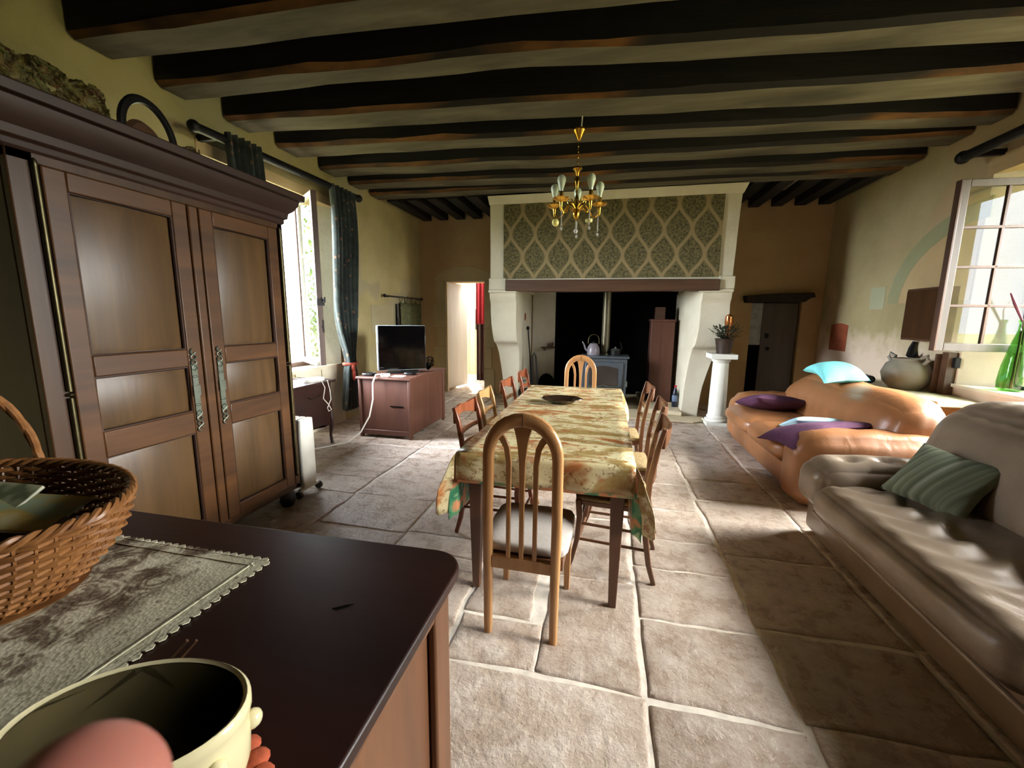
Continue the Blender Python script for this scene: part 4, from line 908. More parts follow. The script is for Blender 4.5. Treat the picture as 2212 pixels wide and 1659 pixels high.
def tablecloth(x0, x1, y0, y1, z, fd, sd_, flare, seed, o=.010, wv=1.0):
    """flat top, side drops, corner flaps that fall in folded points"""
    b = B(); N = 24
    b.grid(lambda u, v: (x0 + (x1 - x0) * u, y0 + (y1 - y0) * v, z), 12, 24)
    def side(ax, s):
        def fn(u, v):
            if ax == 'y':
                x = x0 + (x1 - x0) * u; yy = y0 if s < 0 else y1
                return (x, yy + s * (o * min(1, v * 6) + wv * (.008 * v + .008 * v * math.sin(u * 19 + seed))), z - fd * v)
            y = y0 + (y1 - y0) * u; xx = x0 if s < 0 else x1
            return (xx + s * (o * min(1, v * 6) + wv * (.02 * v + .010 * v * math.sin(u * 31 + seed))), y, z - sd_ * v)
        b.grid(fn, 40, 6)
    side('y', -1); side('y', 1); side('x', -1); side('x', 1)
    for sx in (-1, 1):
        for sy in (-1, 1):
            cx_ = x0 if sx < 0 else x1; cy_ = y0 if sy < 0 else y1
            def fn(u, v):
                # u: 0 at the side drop -> 1 at the end drop, v: out from the corner
                ph = u * PI / 2; L = 1 / max(math.cos(ph) / sd_ if math.cos(ph) > 1e-6 else 1e-6, math.sin(ph) / fd if math.sin(ph) > 1e-6 else 1e-6)
                L = min(L, math.hypot(fd, sd_)) ; r = L * v; k = math.sin(2 * ph) ** 1.2 * flare
                dx = sx * (k * r + o * min(1, v * 6) + wv * .018 * v * math.cos(ph)); dy = sy * (k * r * .55 + o * min(1, v * 6) + wv * .01 * v * math.sin(ph))
                return (cx_ + dx, cy_ + dy, z - r * math.sqrt(max(.2, 1 - k * k * 1.3)))
            b.grid(fn, 18, 8)
    return b
uc = tablecloth(TX0 - .003, TX1 + .003, TY0 - .003, TY1 + .003, TZ + .003, .163, .345, .16, 2, .001, 0.0).obj('tablecloth', 'undercloth', solid=.0015, smooth=70)
tag(uc, 'orange and green leaf patterned under-cloth showing below the oilcloth hem on the dining table', 'tablecloth')
oc = tablecloth(TX0 - .006, TX1 + .006, TY0 - .006, TY1 + .006, TZ + .008, .145, .335, .30, 0).obj('tablecloth', 'oilcloth', solid=.0015, smooth=70)
tag(oc, 'glossy rust and olive patterned oilcloth spread over the dining table', 'tablecloth')
TT = TZ + .0095
tr = thing('oval_dish', 'dark oval metal dish with scalloped rim on the dining table', 'dish', (-.335, 3.43, TT))
b = B()
def dish(n, prof, amp):
    rs = []
    for r, z in prof: rs.append([(-.335 + math.cos(2 * PI * k / n) * r * (1 + amp * math.cos(14 * PI * k / n) * (r / .17) ** 3), 3.43 + .78 * math.sin(2 * PI * k / n) * r * (1 + amp * math.cos(14 * PI * k / n) * (r / .17) ** 3), TT + z) for k in range(n)])
    return rs
b.rings(dish(64, [(.07, .0), (.10, .006), (.13, .025), (.17, .04), (.168, .044), (.125, .03), (.095, .012), (.06, .008)], .05)); b.obj('body', plain('tarnished_dish', (70, 52, 40), .2, .7, .5, .4, 20, .3), tr)

# high arched chairs (slatted back), built facing +y, origin under the back
def arch_chair(label, loc, rot):
    t = thing('arch_back_chair', label, 'chair', loc, rot, 'arched beech dining chairs', local=True)
    W = .158; zs_ = .885; n = 14
    pts = [(-W, 0, 0), (-W, 0, .3), (-W - .003, 0, .6), (-W, 0, zs_ - .04)] + [(-W * math.cos(PI * k / n), 0, zs_ + .175 * math.sin(PI * k / n)) for k in range(n + 1)] + [(W, 0, zs_ - .04), (W + .003, 0, .6), (W, 0, .3), (W, 0, 0)]
    wid = [.036, .042, .046, .048] + [.048 + .014 * math.sin(PI * k / n) for k in range(n + 1)] + [.048, .046, .042, .036]
    f = B(); pv = [Vector(p) for p in pts]; rs = []
    for i, p in enumerate(pv):
        d = (pv[min(i + 1, len(pv) - 1)] - pv[max(i - 1, 0)]).normalized(); U = Vector((0, 1, 0)); V = d.cross(U); w_ = wid[i] / 2; th = .016
        ring = []
        for (a, c_) in ((-1, -.6), (-.6, -1), (.6, -1), (1, -.6), (1, .6), (.6, 1), (-.6, 1), (-1, .6)): ring.append(p + V * w_ * a + U * th * c_)
        rs.append(ring)
    f.rings(rs); f.obj('back_frame', 'beech', t, smooth=60)
    B().box(-.002 + .0, .002, -.017, .017, 1.035, 1.086).obj('joint_line', 'mantel', t)
    for s_ in (-1, 0, 1):
        q = B(); zz = [.40, .6, .75, .86, .93, .985, 1.03]
        if s_ == 0: ps_ = [(0, 0, z) for z in zz]; ww = [.022, .022, .024, .030, .042, .06, .085]
        else:
            ps_ = [(s_ * (.062 + .0 * i), 0, z) for i, z in enumerate(zz[:4])] + [(s_ * .072, 0, .93), (s_ * .088, 0, .965), (s_ * .112, 0, .99)]; ww = [.020, .020, .022, .024, .027, .03, .034]
        q.bar(ps_, .018, ww, side=(0, 1, 0)); q.obj('slat', 'beech', t, bevel=.003)
    B().box(-.14, .14, -.013, .013, .345, .405).obj('back_rail', 'beech', t, bevel=.004)
    B().soft(-.20, .20, .03, .45, .40, .47, .03, .012, 8).obj('seat_cushion', plain('grey_upholstery', (186, 180, 172), .8, 0, .3, .06, 60, .3), t)
    fr = B().box(-.18, .18, .018, .045, .345, .405).box(-.185, .185, .41, .44, .35, .405).box(-.19, -.165, .03, .43, .35, .405).box(.165, .19, .03, .43, .35, .405); fr.obj('seat_frame', 'chair_brown', t, bevel=.003)
    for x in (-.175, .175): B().frustum([(x - .015, .405, 0), (x + .015, .405, 0), (x + .015, .435, 0), (x - .015, .435, 0)], [(x - .02, .40, .40), (x + .02, .40, .40), (x + .02, .44, .40), (x - .02, .44, .40)]).obj('leg', 'beech', t, bevel=.004)
    return t
ac = arch_chair('light beech arch-backed chair with grey seat at the near end of the table', (-.335, 1.74, 0), -.02)
dup(ac, (-.262, 4.80, 0), PI + .02, 'light beech arch-backed chair at the far end of the table before the stove')

# rustic side chairs, built facing -y, origin under the seat centre
def side_chair(label, loc, rot, wm, group, h=.92):
    t = thing('ladder_back_chair', label, 'chair', loc, rot, group, local=True)
    for s_ in (-1, 1):
        x = s_ * .195
        B().bar([(x, .26, 0), (x, .225, .12), (x, .20, .28), (x, .195, .45), (x, .205, .62), (x * 1.02, .235, .80), (x * 1.03, .265, h)], [.024, .028, .032, .034, .032, .030, .028], [.026, .03, .032, .034, .032, .03, .026], side=(1, 0, 0)).obj('back_post', wm, t, bevel=.005)
        xf = s_ * .185
        B().bar([(xf, -.235, 0), (xf, -.215, .06), (xf, -.185, .2), (xf, -.175, .34), (xf, -.185, .45)], [.024, .026, .030, .034, .034], [.024, .026, .03, .034, .034], side=(1, 0, 0)).obj('leg', wm, t, bevel=.005)
        B().tube([(x, .20, .20), (xf, -.185, .20)], .009, 8).obj('stretcher', wm, t); B().tube([(x, .205, .30), (xf, -.18, .30)], .009, 8).obj('stretcher', wm, t)
    for (y_, z_) in ((-.19, .16), (-.18, .30), (.215, .17)): B().tube([(-.185, y_, z_), (.185, y_, z_)], .010, 8).obj('stretcher', wm, t)
    n = 14; rs = []
    for k in range(n + 1):
        u = -1 + 2 * k / n; x = u * .20; y = .262 + .035 * (1 - u * u); zt = h - .004 - .022 * (1 - abs(u)) + .012 * math.cos(u * PI * 1.5) * (1 - abs(u)); zb = h - .115 + .035 * (1 - u * u)
        rs.append([(x, y - .009, zb), (x, y + .009, zb), (x, y + .013, zt), (x, y - .005, zt)])
    B().rings(rs).obj('top_rail', wm, t, bevel=.003)
    for z0 in (.60, .70):
        rs = []
        for k in range(n + 1):
            u = -1 + 2 * k / n; x = u * .19; y = .205 + (.012 if z0 < .65 else .022) + .018 * (1 - u * u); rs.append([(x, y - .007, z0), (x, y + .007, z0), (x, y + .007, z0 + .03 + .008 * (1 - u * u)), (x, y - .007, z0 + .03 + .008 * (1 - u * u))])
        B().rings(rs).obj('back_slat', wm, t, bevel=.002)
    B().box(-.19, .19, -.195, .20, .415, .445).obj('seat_frame', wm, t, bevel=.004)
    B().soft(-.19, .19, -.205, .185, .44, .475, .016, .006, 6).obj('seat', plain('woven_rush_' + wm, (140, 122, 88), .8, 0, .2, .35, 60, .5), t)
    return t
GL, GR = 'wooden chairs along the left of the table', 'wooden chairs along the right of the table'
c0 = side_chair('brown wooden ladder-back chair on the right of the table, nearest of that row', (.09, 2.52, 0), -PI / 2 - .10, 'chair_brown', GR)
dup(c0, (.15, 3.12, 0), -PI / 2 - .04, 'brown ladder-back chair on the right of the table, second of that row')
dup(c0, (.14, 3.86, 0), -PI / 2 + .02, 'brown ladder-back chair on the right of the table, farthest of that row')
c1 = side_chair('glossy reddish ladder-back chair on the left of the table, nearest of that row', (-.70, 2.78, 0), PI / 2 - .04, 'chair_red', GL, .90)
dup(c1, (-.72, 3.36, 0), PI / 2 + .05, 'tan ladder-back chair on the left of the table, second of that row', {'chair_red': 'chair_tan'})
dup(c1, (-.68, 3.98, 0), PI / 2 - .02, 'reddish chair on the left of the table, third of that row')
dup(c1, (-.66, 4.70, 0), PI / 2, 'farthest reddish chair on the left of the table near the hearth')

# ================================================================== SOFAS
so = thing('tan_sofa', 'tan leather sofa with puffy curved back along the right wall', 'sofa', (2.1, 4.65, 0))
b = B(); b.soft(1.60, 2.75, 3.66, 5.78, .02, .34, .06, .01, 6); b.obj('base', 'tan_leather', so, smooth=180)
def bulge(w, c):   # front lip rolls over
    return w
for (ya, yb) in ((3.88, 4.72), (4.72, 5.55)):
    B().soft(1.50, 2.30, ya, yb, .28, .47, .085, .03, 12).obj('seat_cushion', 'tan_leather', so, smooth=180)
def backxf(w, c):
    lean = (w.z - .35) * .30; f = max(0, (w.z - .36) / .5); top = .045 * math.exp(-((w.y - 5.15) / .45) ** 2) + .035 * math.exp(-((w.y - 4.15) / .30) ** 2) - .10 * max(0, (w.y - 5.3) / .45) ** 2
    front = -.035 * (math.exp(-((w.y - 5.15) / .35) ** 2) + math.exp(-((w.y - 4.2) / .35) ** 2)) * f
    wr = .010 * math.sin(w.y * 30 + w.z * 16) * math.exp(-((w.z - .50) / .12) ** 2)
    return (w.x + lean + front + wr, w.y, w.z + top * f)
B().soft(2.10, 2.52, 3.70, 5.80, .34, .87, .19, .02, 44, xf=backxf).obj('backrest', 'tan_leather', so, smooth=180)
def armxf(y0):
    def f(w, c): return (w.x, w.y, w.z + (w.z / .6) * (.03 * math.sin((w.x - 1.5) * 2.2) - .25 * max(0, 1.7 - w.x) + .006 * math.sin(w.x * 55 + w.y * 20)))
    return f
B().soft(1.52, 2.60, 3.56, 3.90, .02, .60, .13, .02, 12, xf=armxf(3.6)).obj('armrest', 'tan_leather', so, smooth=180)
B().soft(1.60, 2.60, 5.50, 5.84, .02, .58, .13, .02, 12, xf=armxf(5.6)).obj('armrest', 'tan_leather', so, smooth=180)

sb = thing('beige_sofa', 'beige leather sofa with tufted seat in the right foreground', 'sofa', (2.1, 1.8, 0))
B().soft(1.46, 2.75, .1, 3.24, .02, .30, .05, .01, 8).obj('base', 'beige_leather', sb, smooth=180)
tf = [(1.72 + .34 * i, y + .12 * (i % 2), .50, .06, .045) for i in range(2) for y in (.5, .85, 1.2, 1.55, 1.9, 2.25, 2.6)]
def wrk(w, c): return (w.x, w.y, w.z + (.010 * math.sin(w.y * 34 + 5 * math.sin(w.x * 9)) * math.exp(-((w.x - 1.62) / .2) ** 2) if w.z > .42 else 0))
for (ya, yb) in ((.12, 1.50), (1.50, 2.90)):
    B().soft(1.33, 2.22, ya, yb, .27, .485, .095, .026, 56, tufts=tf, xf=wrk).obj('seat_cushion', 'beige_leather', sb, smooth=180)
B().tube([(1.345, .15, .30), (1.335, 1.5, .295), (1.345, 2.86, .30)], .012, 8).obj('piping', 'beige_leather', sb)
tfa = [(x, 3.06, .61, .055, .04) for x in (1.60, 1.80, 2.0)]
def a2(w, c): return (w.x, w.y, w.z - .05 * max(0, 1.75 - w.x))
B().soft(1.38, 2.45, 2.88, 3.24, .27, .60, .12, .02, 40, tufts=tfa, xf=a2).obj('armrest', 'beige_leather', sb, smooth=180)
def b2(w, c): return (w.x + (w.z - .4) * .34, w.y, w.z + .006 * math.sin(w.y * 45 + 8 * w.x) * max(0, (w.z - .85) / .15))
for (ya, yb) in ((.1, 1.62), (1.62, 3.22)):
    B().soft(1.95, 2.38, ya, yb, .40, 1.0, .16, .05, 34, xf=b2).obj('back_cushion', 'beige_leather', sb, smooth=180)

def pillow(w, d, h, n=12):
    b = B(); vs = []
    def fn(sgn):
        def f(u, v):
            a, c = 2 * u - 1, 2 * v - 1; e = max(0, (1 - a ** 2)) ** .42 * max(0, (1 - c ** 2)) ** .42
            px = a * w / 2 * (1 - .08 * (1 - abs(c)) * abs(a)); py = c * d / 2 * (1 - .08 * (1 - abs(a)) * abs(c))
            return (px, py, sgn * h / 2 * e)
        return f
    b.grid(fn(1), n, n).grid(fn(-1), n, n); return b
def put_pillow(label, mat, size, loc, rot, bend=0.0, fold=0.0):
    T = Matrix.Translation(loc)
    from mathutils import Euler
    b = pillow(*size, 20)
    b.v = [(x, y, z - bend * y * y - (fold * max(0, -x - y * .5 - .16) ** 1.2 if fold else 0) + .004 * nz(x, y, z, 9)) for x, y, z in b.v]
    b = b.xform(Matrix.Translation(loc) @ Euler(rot).to_matrix().to_4x4())
    return tag(b.obj('cushion', mat, smooth=60), label, 'cushion')
put_pillow('purple cushion on the far arm end of the tan sofa', 'purple', (.62, .44, .17), (1.86, 5.14, .585), (-.30, .10, .25))
put_pillow('purple cushion lying on the near seat of the tan sofa by the arm', 'purple', (.84, .42, .12), (1.82, 3.98, .58), (-.26, -.06, .32), 0.0, .45)
put_pillow('pale blue cushion half hidden behind the near purple cushion', 'paleblue', (.42, .36, .12), (1.90, 4.30, .55), (-.4, .0, .1))
put_pillow('bright aqua cushion draped over the top of the tan sofa back', 'aqua', (.38, .70, .15), (2.36, 5.0, 1.0), (.06, -.12, -.12), .55)
put_pillow('grey green striped cushion leaning on the beige sofa back', 'stripe', (.38, .40, .12), (1.86, 2.68, .63), (.12, -.80, .35))
put_pillow('beige cushion at the right edge of the frame on the beige sofa', 'beige_leather', (.5, .5, .16), (2.02, 1.85, .66), (.1, -.75, .1))

# ================================================================== CHANDELIER
CX_, CY_ = -.325, 4.2
cl = thing('chandelier', 'small brass five-armed chandelier with bare bulbs hanging over the table', 'chandelier', (CX_, CY_, 2.3))
B().tube([(CX_ + .03, CY_ - .02, 3.335), (CX_ + .02, CY_, 3.22)], .006, 8).obj('cord', 'cable_white', cl)
B().lathe([(.001, 3.225), (.06, 3.225), (.062, 3.21), (.03, 3.16), (.012, 3.13), (.001, 3.12)], 20, (CX_ + .005, CY_, 0)).obj('canopy', 'brass', cl)
b = B()
for k in range(9):
    z0 = 3.115 - k * .025; pts = [(CX_ + (.006 * math.cos(a) if k % 2 else 0), CY_ + (0 if k % 2 else .006 * math.cos(a)), z0 + .016 * math.sin(a)) for a in [2 * PI * q / 10 for q in range(10)]]
    b.tube(pts, .0022, 5, closed=True)
b.obj('chain', 'brass', cl)
B().lathe([(.001, 2.895), (.045, 2.895), (.047, 2.88), (.02, 2.855), (.01, 2.82), (.022, 2.80), (.024, 2.77), (.012, 2.72), (.008, 2.66), (.02, 2.62), (.03, 2.58), (.02, 2.53), (.035, 2.50), (.03, 2.46), (.01, 2.43), (.001, 2.42)], 20, (CX_, CY_, 0)).obj('stem', 'brass', cl)
for k in range(5):
    a = math.radians(92 + 72 * k); dx, dy = math.cos(a), math.sin(a); R_ = .225
    P_ = lambda r, z: (CX_ + dx * r, CY_ + dy * r, z)
    arm = B().tube([P_(.01, 2.52), P_(.05, 2.56), P_(.09, 2.57), P_(.12, 2.53), P_(.15, 2.47), P_(.19, 2.46), P_(.22, 2.50), P_(R_, 2.56)], [.007] * 8, 8).tube([P_(.05, 2.56), P_(.065, 2.60), P_(.09, 2.60), P_(.085, 2.58)], .005, 6).obj('arm', 'brass', cl)
    B().lathe([(.001, 2.545), (.03, 2.55), (.072, 2.572), (.078, 2.580), (.07, 2.582), (.02, 2.56), (.001, 2.558)], 24, P_(R_, 0)).lathe([(.001, 2.47), (.010, 2.49), (.016, 2.55), (.02, 2.60), (.018, 2.64), (.001, 2.64)], 16, P_(R_, 0)).obj('candle_cup', 'brass', arm)
    B().lathe([(.001, 2.635), (.016, 2.64), (.020, 2.665), (.032, 2.70), (.040, 2.73), (.036, 2.757), (.02, 2.776), (.001, 2.78)], 20, P_(R_, 0)).obj('bulb', 'bulb', arm)
    if k in (0, 2, 3, 4):
        q = B(); L = (0, 0, 8, 8, 9)[k] or 8
        for j in range(L): q.ell(P_(R_ - .01, 2.47 - j * .017), .007, .007, .009, 8)
        q.ell(P_(R_ - .01, 2.465 - L * .017 - .012), .012, .012, .018, 8); q.obj('crystal_drop', 'crystal', arm)
b = B(); 
for j in range(6): b.ell((CX_, CY_, 2.42 - j * .014), .007, .007, .009, 8)
b.ell((CX_, CY_, 2.325), .02, .02, .022, 12); b.obj('crystal_drop', 'crystal', cl)
B().ell((CX_ - .19, CY_ - .05, 2.40), .034, .034, .036, 16).lathe([(.001, 2.40), (.03, 2.405), (.036, 2.42), (.034, 2.435), (.001, 2.437)], 20, (CX_ + .12, CY_ + .02, 0)).obj('glass_ball', plain('yellow_glass', (214, 206, 120), .1, 0, .8), cl)

# ================================================================== RIGHT WALL THINGS
struct(B().box(XR - .008, XR + .01, 7.06, 7.52, 1.06, 1.44).prism([(7.06 + .46 * k / 8, 1.44 + .03 * math.sin(PI * k / 8)) for k in range(9)], 0, XR - .008, XR + .01).obj('trim_12', 'terracotta'))
struct(B().box(XR - .005, XR + .01, 6.32, 6.62, 1.66, 1.94).obj('trim_13', m_plaster('filler', [(160, 164, 132), (170, 172, 142), (176, 178, 150)])))
b = B()   # ghost of a blocked arch, slightly proud, pale inner field
n = 18; yc, rr = 4.95, 1.30
outer = [(yc + rr * math.cos(PI * k / n), 1.72 + .95 * math.sin(PI * k / n)) for k in range(n + 1)]; inner = [(yc + (rr - .2) * math.cos(PI * (n - k) / n), 1.72 + .76 * math.sin(PI * (n - k) / n)) for k in range(n + 1)]
for k in range(9):
    if outer[k][0] < 5.05: break
    a, c, d, e = outer[k], outer[k + 1], inner[n - k - 1], inner[n - k]
    b.prism([a, c, d, e], 0, XR - .007, XR + .01)
struct(b.obj('trim_14', m_plaster('arch_band', [(138, 138, 104), (148, 150, 116), (156, 158, 126)])))
b = B(); pts = [p for p in inner[::-1] if p[0] > 5.02]; b.prism(pts + [(5.02, pts[-1][1]), (5.02, 1.72)], 0, XR - .005, XR + .01)
struct(b.obj('trim_15', m_plaster('arch_field', [(170, 146, 104), (182, 160, 120), (190, 170, 132)])))
kc = thing('key_cabinet', 'small brown wooden cabinet on the right wall beside the open window', 'cabinet', (3.38, 5.42, 1.3))
B().box(3.30, 3.45, 5.15, 5.66, 1.30, 1.86).obj('body', 'mantel', kc, bevel=.005)
B().box(3.285, 3.30, 5.17, 5.64, 1.32, 1.84).obj('door', 'armoire', kc, bevel=.005)
tag(B().tube([(3.42, 5.62, 1.28), (3.40, 5.62, 1.20), (3.38, 5.60, 1.13), (3.38, 5.55, 1.10), (3.38, 5.50, 1.16)], [.02, .03, .035, .028, .01], 8).obj('iron_hook', 'iron'), 'dark hook-like tool hanging under the small wall cabinet', 'hook')
lg = thing('stone_ledge', 'pale stone ledge below the right window behind the sofas', 'ledge', (3.25, 5.0, 0))
B().box(3.02, 3.44, 4.55, 6.2, .72, .775).obj('slab', 'stone', lg, bevel=.01); B().box(3.12, 3.44, 4.7, 6.1, 0, .72).obj('support', 'wall_back', lg)
jr = thing('stoneware_jar', 'rounded grey stoneware jar with two ears on the ledge', 'jar', (3.22, 5.35, .775))
B().lathe([(.001, .775), (.12, .775), (.19, .85), (.215, .95), (.18, 1.05), (.13, 1.09), (.14, 1.11), (.12, 1.11), (.10, 1.08), (.001, 1.0)], 28, (3.22, 5.35, 0)).obj('body', 'jar', jr)
for s_ in (-1, 1): B().tube([(3.22 - s_ * .05, 5.35 + s_ * .15, 1.05), (3.22 - s_ * .07, 5.35 + s_ * .20, 1.11), (3.22 - s_ * .06, 5.35 + s_ * .19, 1.15), (3.22 - s_ * .04, 5.35 + s_ * .13, 1.12)], .018, 8).obj('handle', 'jar', jr)
tag(B().tube([(3.10, 5.72, .82), (3.14, 5.95, .82)], .045, 14).ell((3.08, 5.70, .82), .03).obj('black_lamp', 'black'), 'dark flashlight lying on the ledge left of the grey jar', 'flashlight')
tag(B().box(3.40, 3.445, 4.98, 5.06, 1.05, 1.15).obj('window_catch', 'iron', bevel=.004), 'dark iron shutter catch on the wall under the open casement', 'catch')
tag(B().box(3.36, 3.44, 5.02, 5.10, .776, 1.20).box(3.32, 3.44, 5.11, 5.13, .776, 1.18).obj('standing_board', 'mantel'), 'brown board standing on the ledge against the wall right of the jar', 'board')
cp2 = thing('curtain_pole', 'thick dark curtain pole above the right window', 'curtain pole', (3.25, 4.2, 3.05))
B().tube([(3.22, 2.9, 3.04), (3.22, 5.02, 3.04)], .045, 16).obj('rod', 'iron', cp2); B().ell((3.22, 5.05, 3.04), .06).obj('finial', 'iron', cp2); B().box(3.2, 3.46, 4.9, 4.94, 3.0, 3.05).obj('bracket', 'iron', cp2)
gb_ = thing('green_bottle', 'tall green glass bottle on the right window sill', 'bottle', (3.56, 4.66, .89))
prf = [(.001, .893), (.10, .893), (.125, .91), (.13, .97), (.115, 1.12), (.08, 1.28), (.05, 1.38), (.034, 1.44), (.032, 1.50), (.040, 1.505), (.040, 1.53)]
rs = []
for r, z in prf: rs.append([(3.60 + r * .72 * math.cos(2 * PI * k / 48) * (1 + .05 * math.cos(12 * 2 * PI * k / 48 + z * 6)), 4.62 + r * .72 * math.sin(2 * PI * k / 48) * (1 + .05 * math.cos(12 * 2 * PI * k / 48 + z * 6)), z) for k in range(48)])
for r, z in reversed(prf[1:]): rs.append([(3.60 + (r * .72 - .004) * math.cos(2 * PI * k / 48), 4.62 + (r * .72 - .004) * math.sin(2 * PI * k / 48), max(z, .90)) for k in range(48)])
B().rings(rs).obj('body', 'green_glass', gb_)
tag(B().tube([(3.60, 4.62, .91), (3.59, 4.61, 1.5), (3.50, 4.60, 1.66), (3.46, 4.61, 1.76)], [.006, .008, .013, .007], 8).obj('dried_twig', plain('dark_red_stem', (96, 40, 56), .7)), 'dark red dried stem leaning left out of the green bottle', 'stem')
tag(B().tube([(3.61, 4.62, .91), (3.60, 4.62, 1.5), (3.60, 4.60, 1.62), (3.64, 4.60, 1.70)], [.005, .005, .005, .003], 6).obj('dried_twig', plain('pale_stem', (170, 120, 120), .7)), 'thin pale stem leaning right out of the green bottle', 'stem')

# ================================================================== FOREGROUND SIDEBOARD
sbd = thing('sideboard', 'dark-topped wooden sideboard filling the lower left foreground', 'sideboard', (-1.1, .5, 0))
def rtop(z0, z1, e):
    X1, Y1, r = -.295 - e, .865 - e, .075; pts = [(X1, .05)]
    for k in range(9): a = PI / 2 * k / 8; pts.append((X1 - r + r * math.cos(a), Y1 - r + r * math.sin(a)))
    pts += [(-1.0, Y1 - .012), (-2.2, Y1 - .02), (-2.2, .05)]
    return B().prism(pts, 2, z0, z1)
rtop(.925, .95, 0).obj('top', 'dark_wood', sbd, bevel=.005)
b = B(); b.box(-2.15, -.345, .08, .80, .06, .925); b.obj('body', 'side_wood', sbd, bevel=.004)
b = B(); b.box(-.345, -.325, .74, .82, .0, .925).box(-.345, -.325, .08, .16, .0, .925).box(-.345, -.325, .16, .74, .86, .925).box(-.345, -.325, .16, .74, .06, .14); b.obj('end_frame', 'side_wood', sbd, bevel=.006)
tag_ = B().prism([(-.485, .625), (-.465, .640), (-.452, .646), (-.458, .636), (-.475, .622)], 2, .9495, .9508).obj('worn_chip', 'soot_shade_black', sbd)
# lace runner
def lace(u, v):
    x = -1.62 + .90 * u; y = .27 + .455 * v
    return (x, y, .9525 + .0006 * math.sin(u * 40))
b = B().grid(lace, 60, 30)
for k in range(22):
    y = .285 + .0205 * k; b.prism([(-.722, y - .009), (-.714, y - .0075), (-.709, y), (-.714, y + .0075), (-.722, y + .009)], 2, .9515, .9535)
for k in range(42):
    x = -1.6 + .0212 * k; b.prism([(x - .0095, .723), (x - .008, .731), (x, .736), (x + .008, .731), (x + .0095, .723)], 2, .9515, .9535)
b.box(-1.6, -.735, .700, .704, .952, .9545).box(-.748, -.744, .29, .71, .952, .9545)
tag(b.obj('lace_runner', 'lace'), 'cream lace runner with scalloped edge on the dark sideboard', 'doily')
# basket
BC = (-1.235, .50); bz = .955
bk = thing('wicker_basket', 'oval woven wicker basket with arched handle on the sideboard', 'basket', (BC[0], BC[1], bz))
def bprof(t):   # t 0..1 height -> (rx, ry)
    s_ = .66 + .34 * math.sin(t * PI / 2) ** .9; return .335 * s_, .225 * s_
b = B(); rows = 17; NS = 30; n = 120
for j in range(rows):
    t = j / rows; z = bz + .012 + .16 * t; rx, ry = bprof(t); pts = []
    for k in range(n):
        a = 2 * PI * k / n; w_ = .0055 * math.cos(a * NS + (PI if j % 2 else 0)); pts.append((BC[0] + (rx + w_) * math.cos(a), BC[1] + (ry + w_) * math.sin(a), z + .002 * nz(a, j, 1, 2)))
    b.tube(pts, .0052, 6, closed=True)
bo = b.obj('weave', 'wicker', bk)
b = B()
for q in range(NS * 2):
    a = 2 * PI * (q + .0) / (NS * 2); pts = []
    for i in range(6):
        t = i / 5; rx, ry = bprof(t); pts.append((BC[0] + rx * math.cos(a), BC[1] + ry * math.sin(a), bz + .008 + .165 * t))
    b.tube(pts, .0035, 5)
b.obj('stakes', 'wicker', bk)
b = B()
for q in range(3):
    pts = []
    for k in range(180):
        a = 2 * PI * k / 180; ph = a * 22 + q * 2 * PI / 3; rx, ry = bprof(1); pts.append((BC[0] + (rx + .004 + .006 * math.cos(ph)) * math.cos(a), BC[1] + (ry + .004 + .006 * math.cos(ph)) * math.sin(a), bz + .178 + .007 * math.sin(ph)))
    b.tube(pts, .0055, 6, closed=True)
b.obj('rim', 'wicker', bk)
B().lathe([(.001, 0), (.70, 0), (.72, .006), (.001, .008)], 40, (BC[0], BC[1], bz), .335, .225).obj('bottom', 'wicker', bk)
b = B()
for q in range(2):
    pts = []
    for k in range(41):
        a = PI * k / 40; ph = k * .9 + q * PI
        pts.append((BC[0] - .12 - .02 * math.cos(a), BC[1] + .222 * math.cos(a), bz + .165 + .27 * math.sin(a) + .004 * math.sin(ph)))
    b.tube([(p[0] + .005 * math.cos(i * .9 + q * PI), p[1], p[2]) for i, p in enumerate(pts)], .0085, 8)
b.obj('handle', 'wicker', bk)
# contents
def slabthing(name, label, cat, size, loc, rot, mats, sheets=True):
    from mathutils import Euler
    T = Matrix.Translation(loc) @ Euler(rot).to_matrix().to_4x4()
    t = thing(name, label, cat, loc, 0); w_, d_, h_ = size
    ORG[t.name] = Vector(loc)
    B().box(-w_ / 2, w_ / 2, -d_ / 2, d_ / 2, -h_ / 2 + .002, h_ / 2 - .002).xform(T).obj('pages', 'paper', t)
    B().box(-w_ / 2, w_ / 2, -d_ / 2, d_ / 2, h_ / 2 - .002, h_ / 2).box(-w_ / 2, w_ / 2, -d_ / 2, d_ / 2, -h_ / 2, -h_ / 2 + .002).xform(T).obj('cover', mats, t)
    return t
slabthing('folder', 'black folder lying in the wicker basket', 'folder', (.38, .17, .02), (-1.20, .51, 1.055), (.28, .10, .10), 'black')
slabthing('magazine', 'yellow covered magazine in the basket on top of the black folder', 'magazine', (.17, .12, .008), (-1.18, .58, 1.085), (.18, .12, .35), 'mag1')
slabthing('magazine', 'grey green magazine tilted at the left of the basket', 'magazine', (.26, .10, .008), (-1.33, .57, 1.10), (.5, .05, .15), 'mag2')
slabthing('book', 'dark hardback at the bottom of the basket with a pale page edge', 'book', (.28, .15, .03), (-1.23, .51, 1.01), (.08, .05, .05), 'dark_wood')
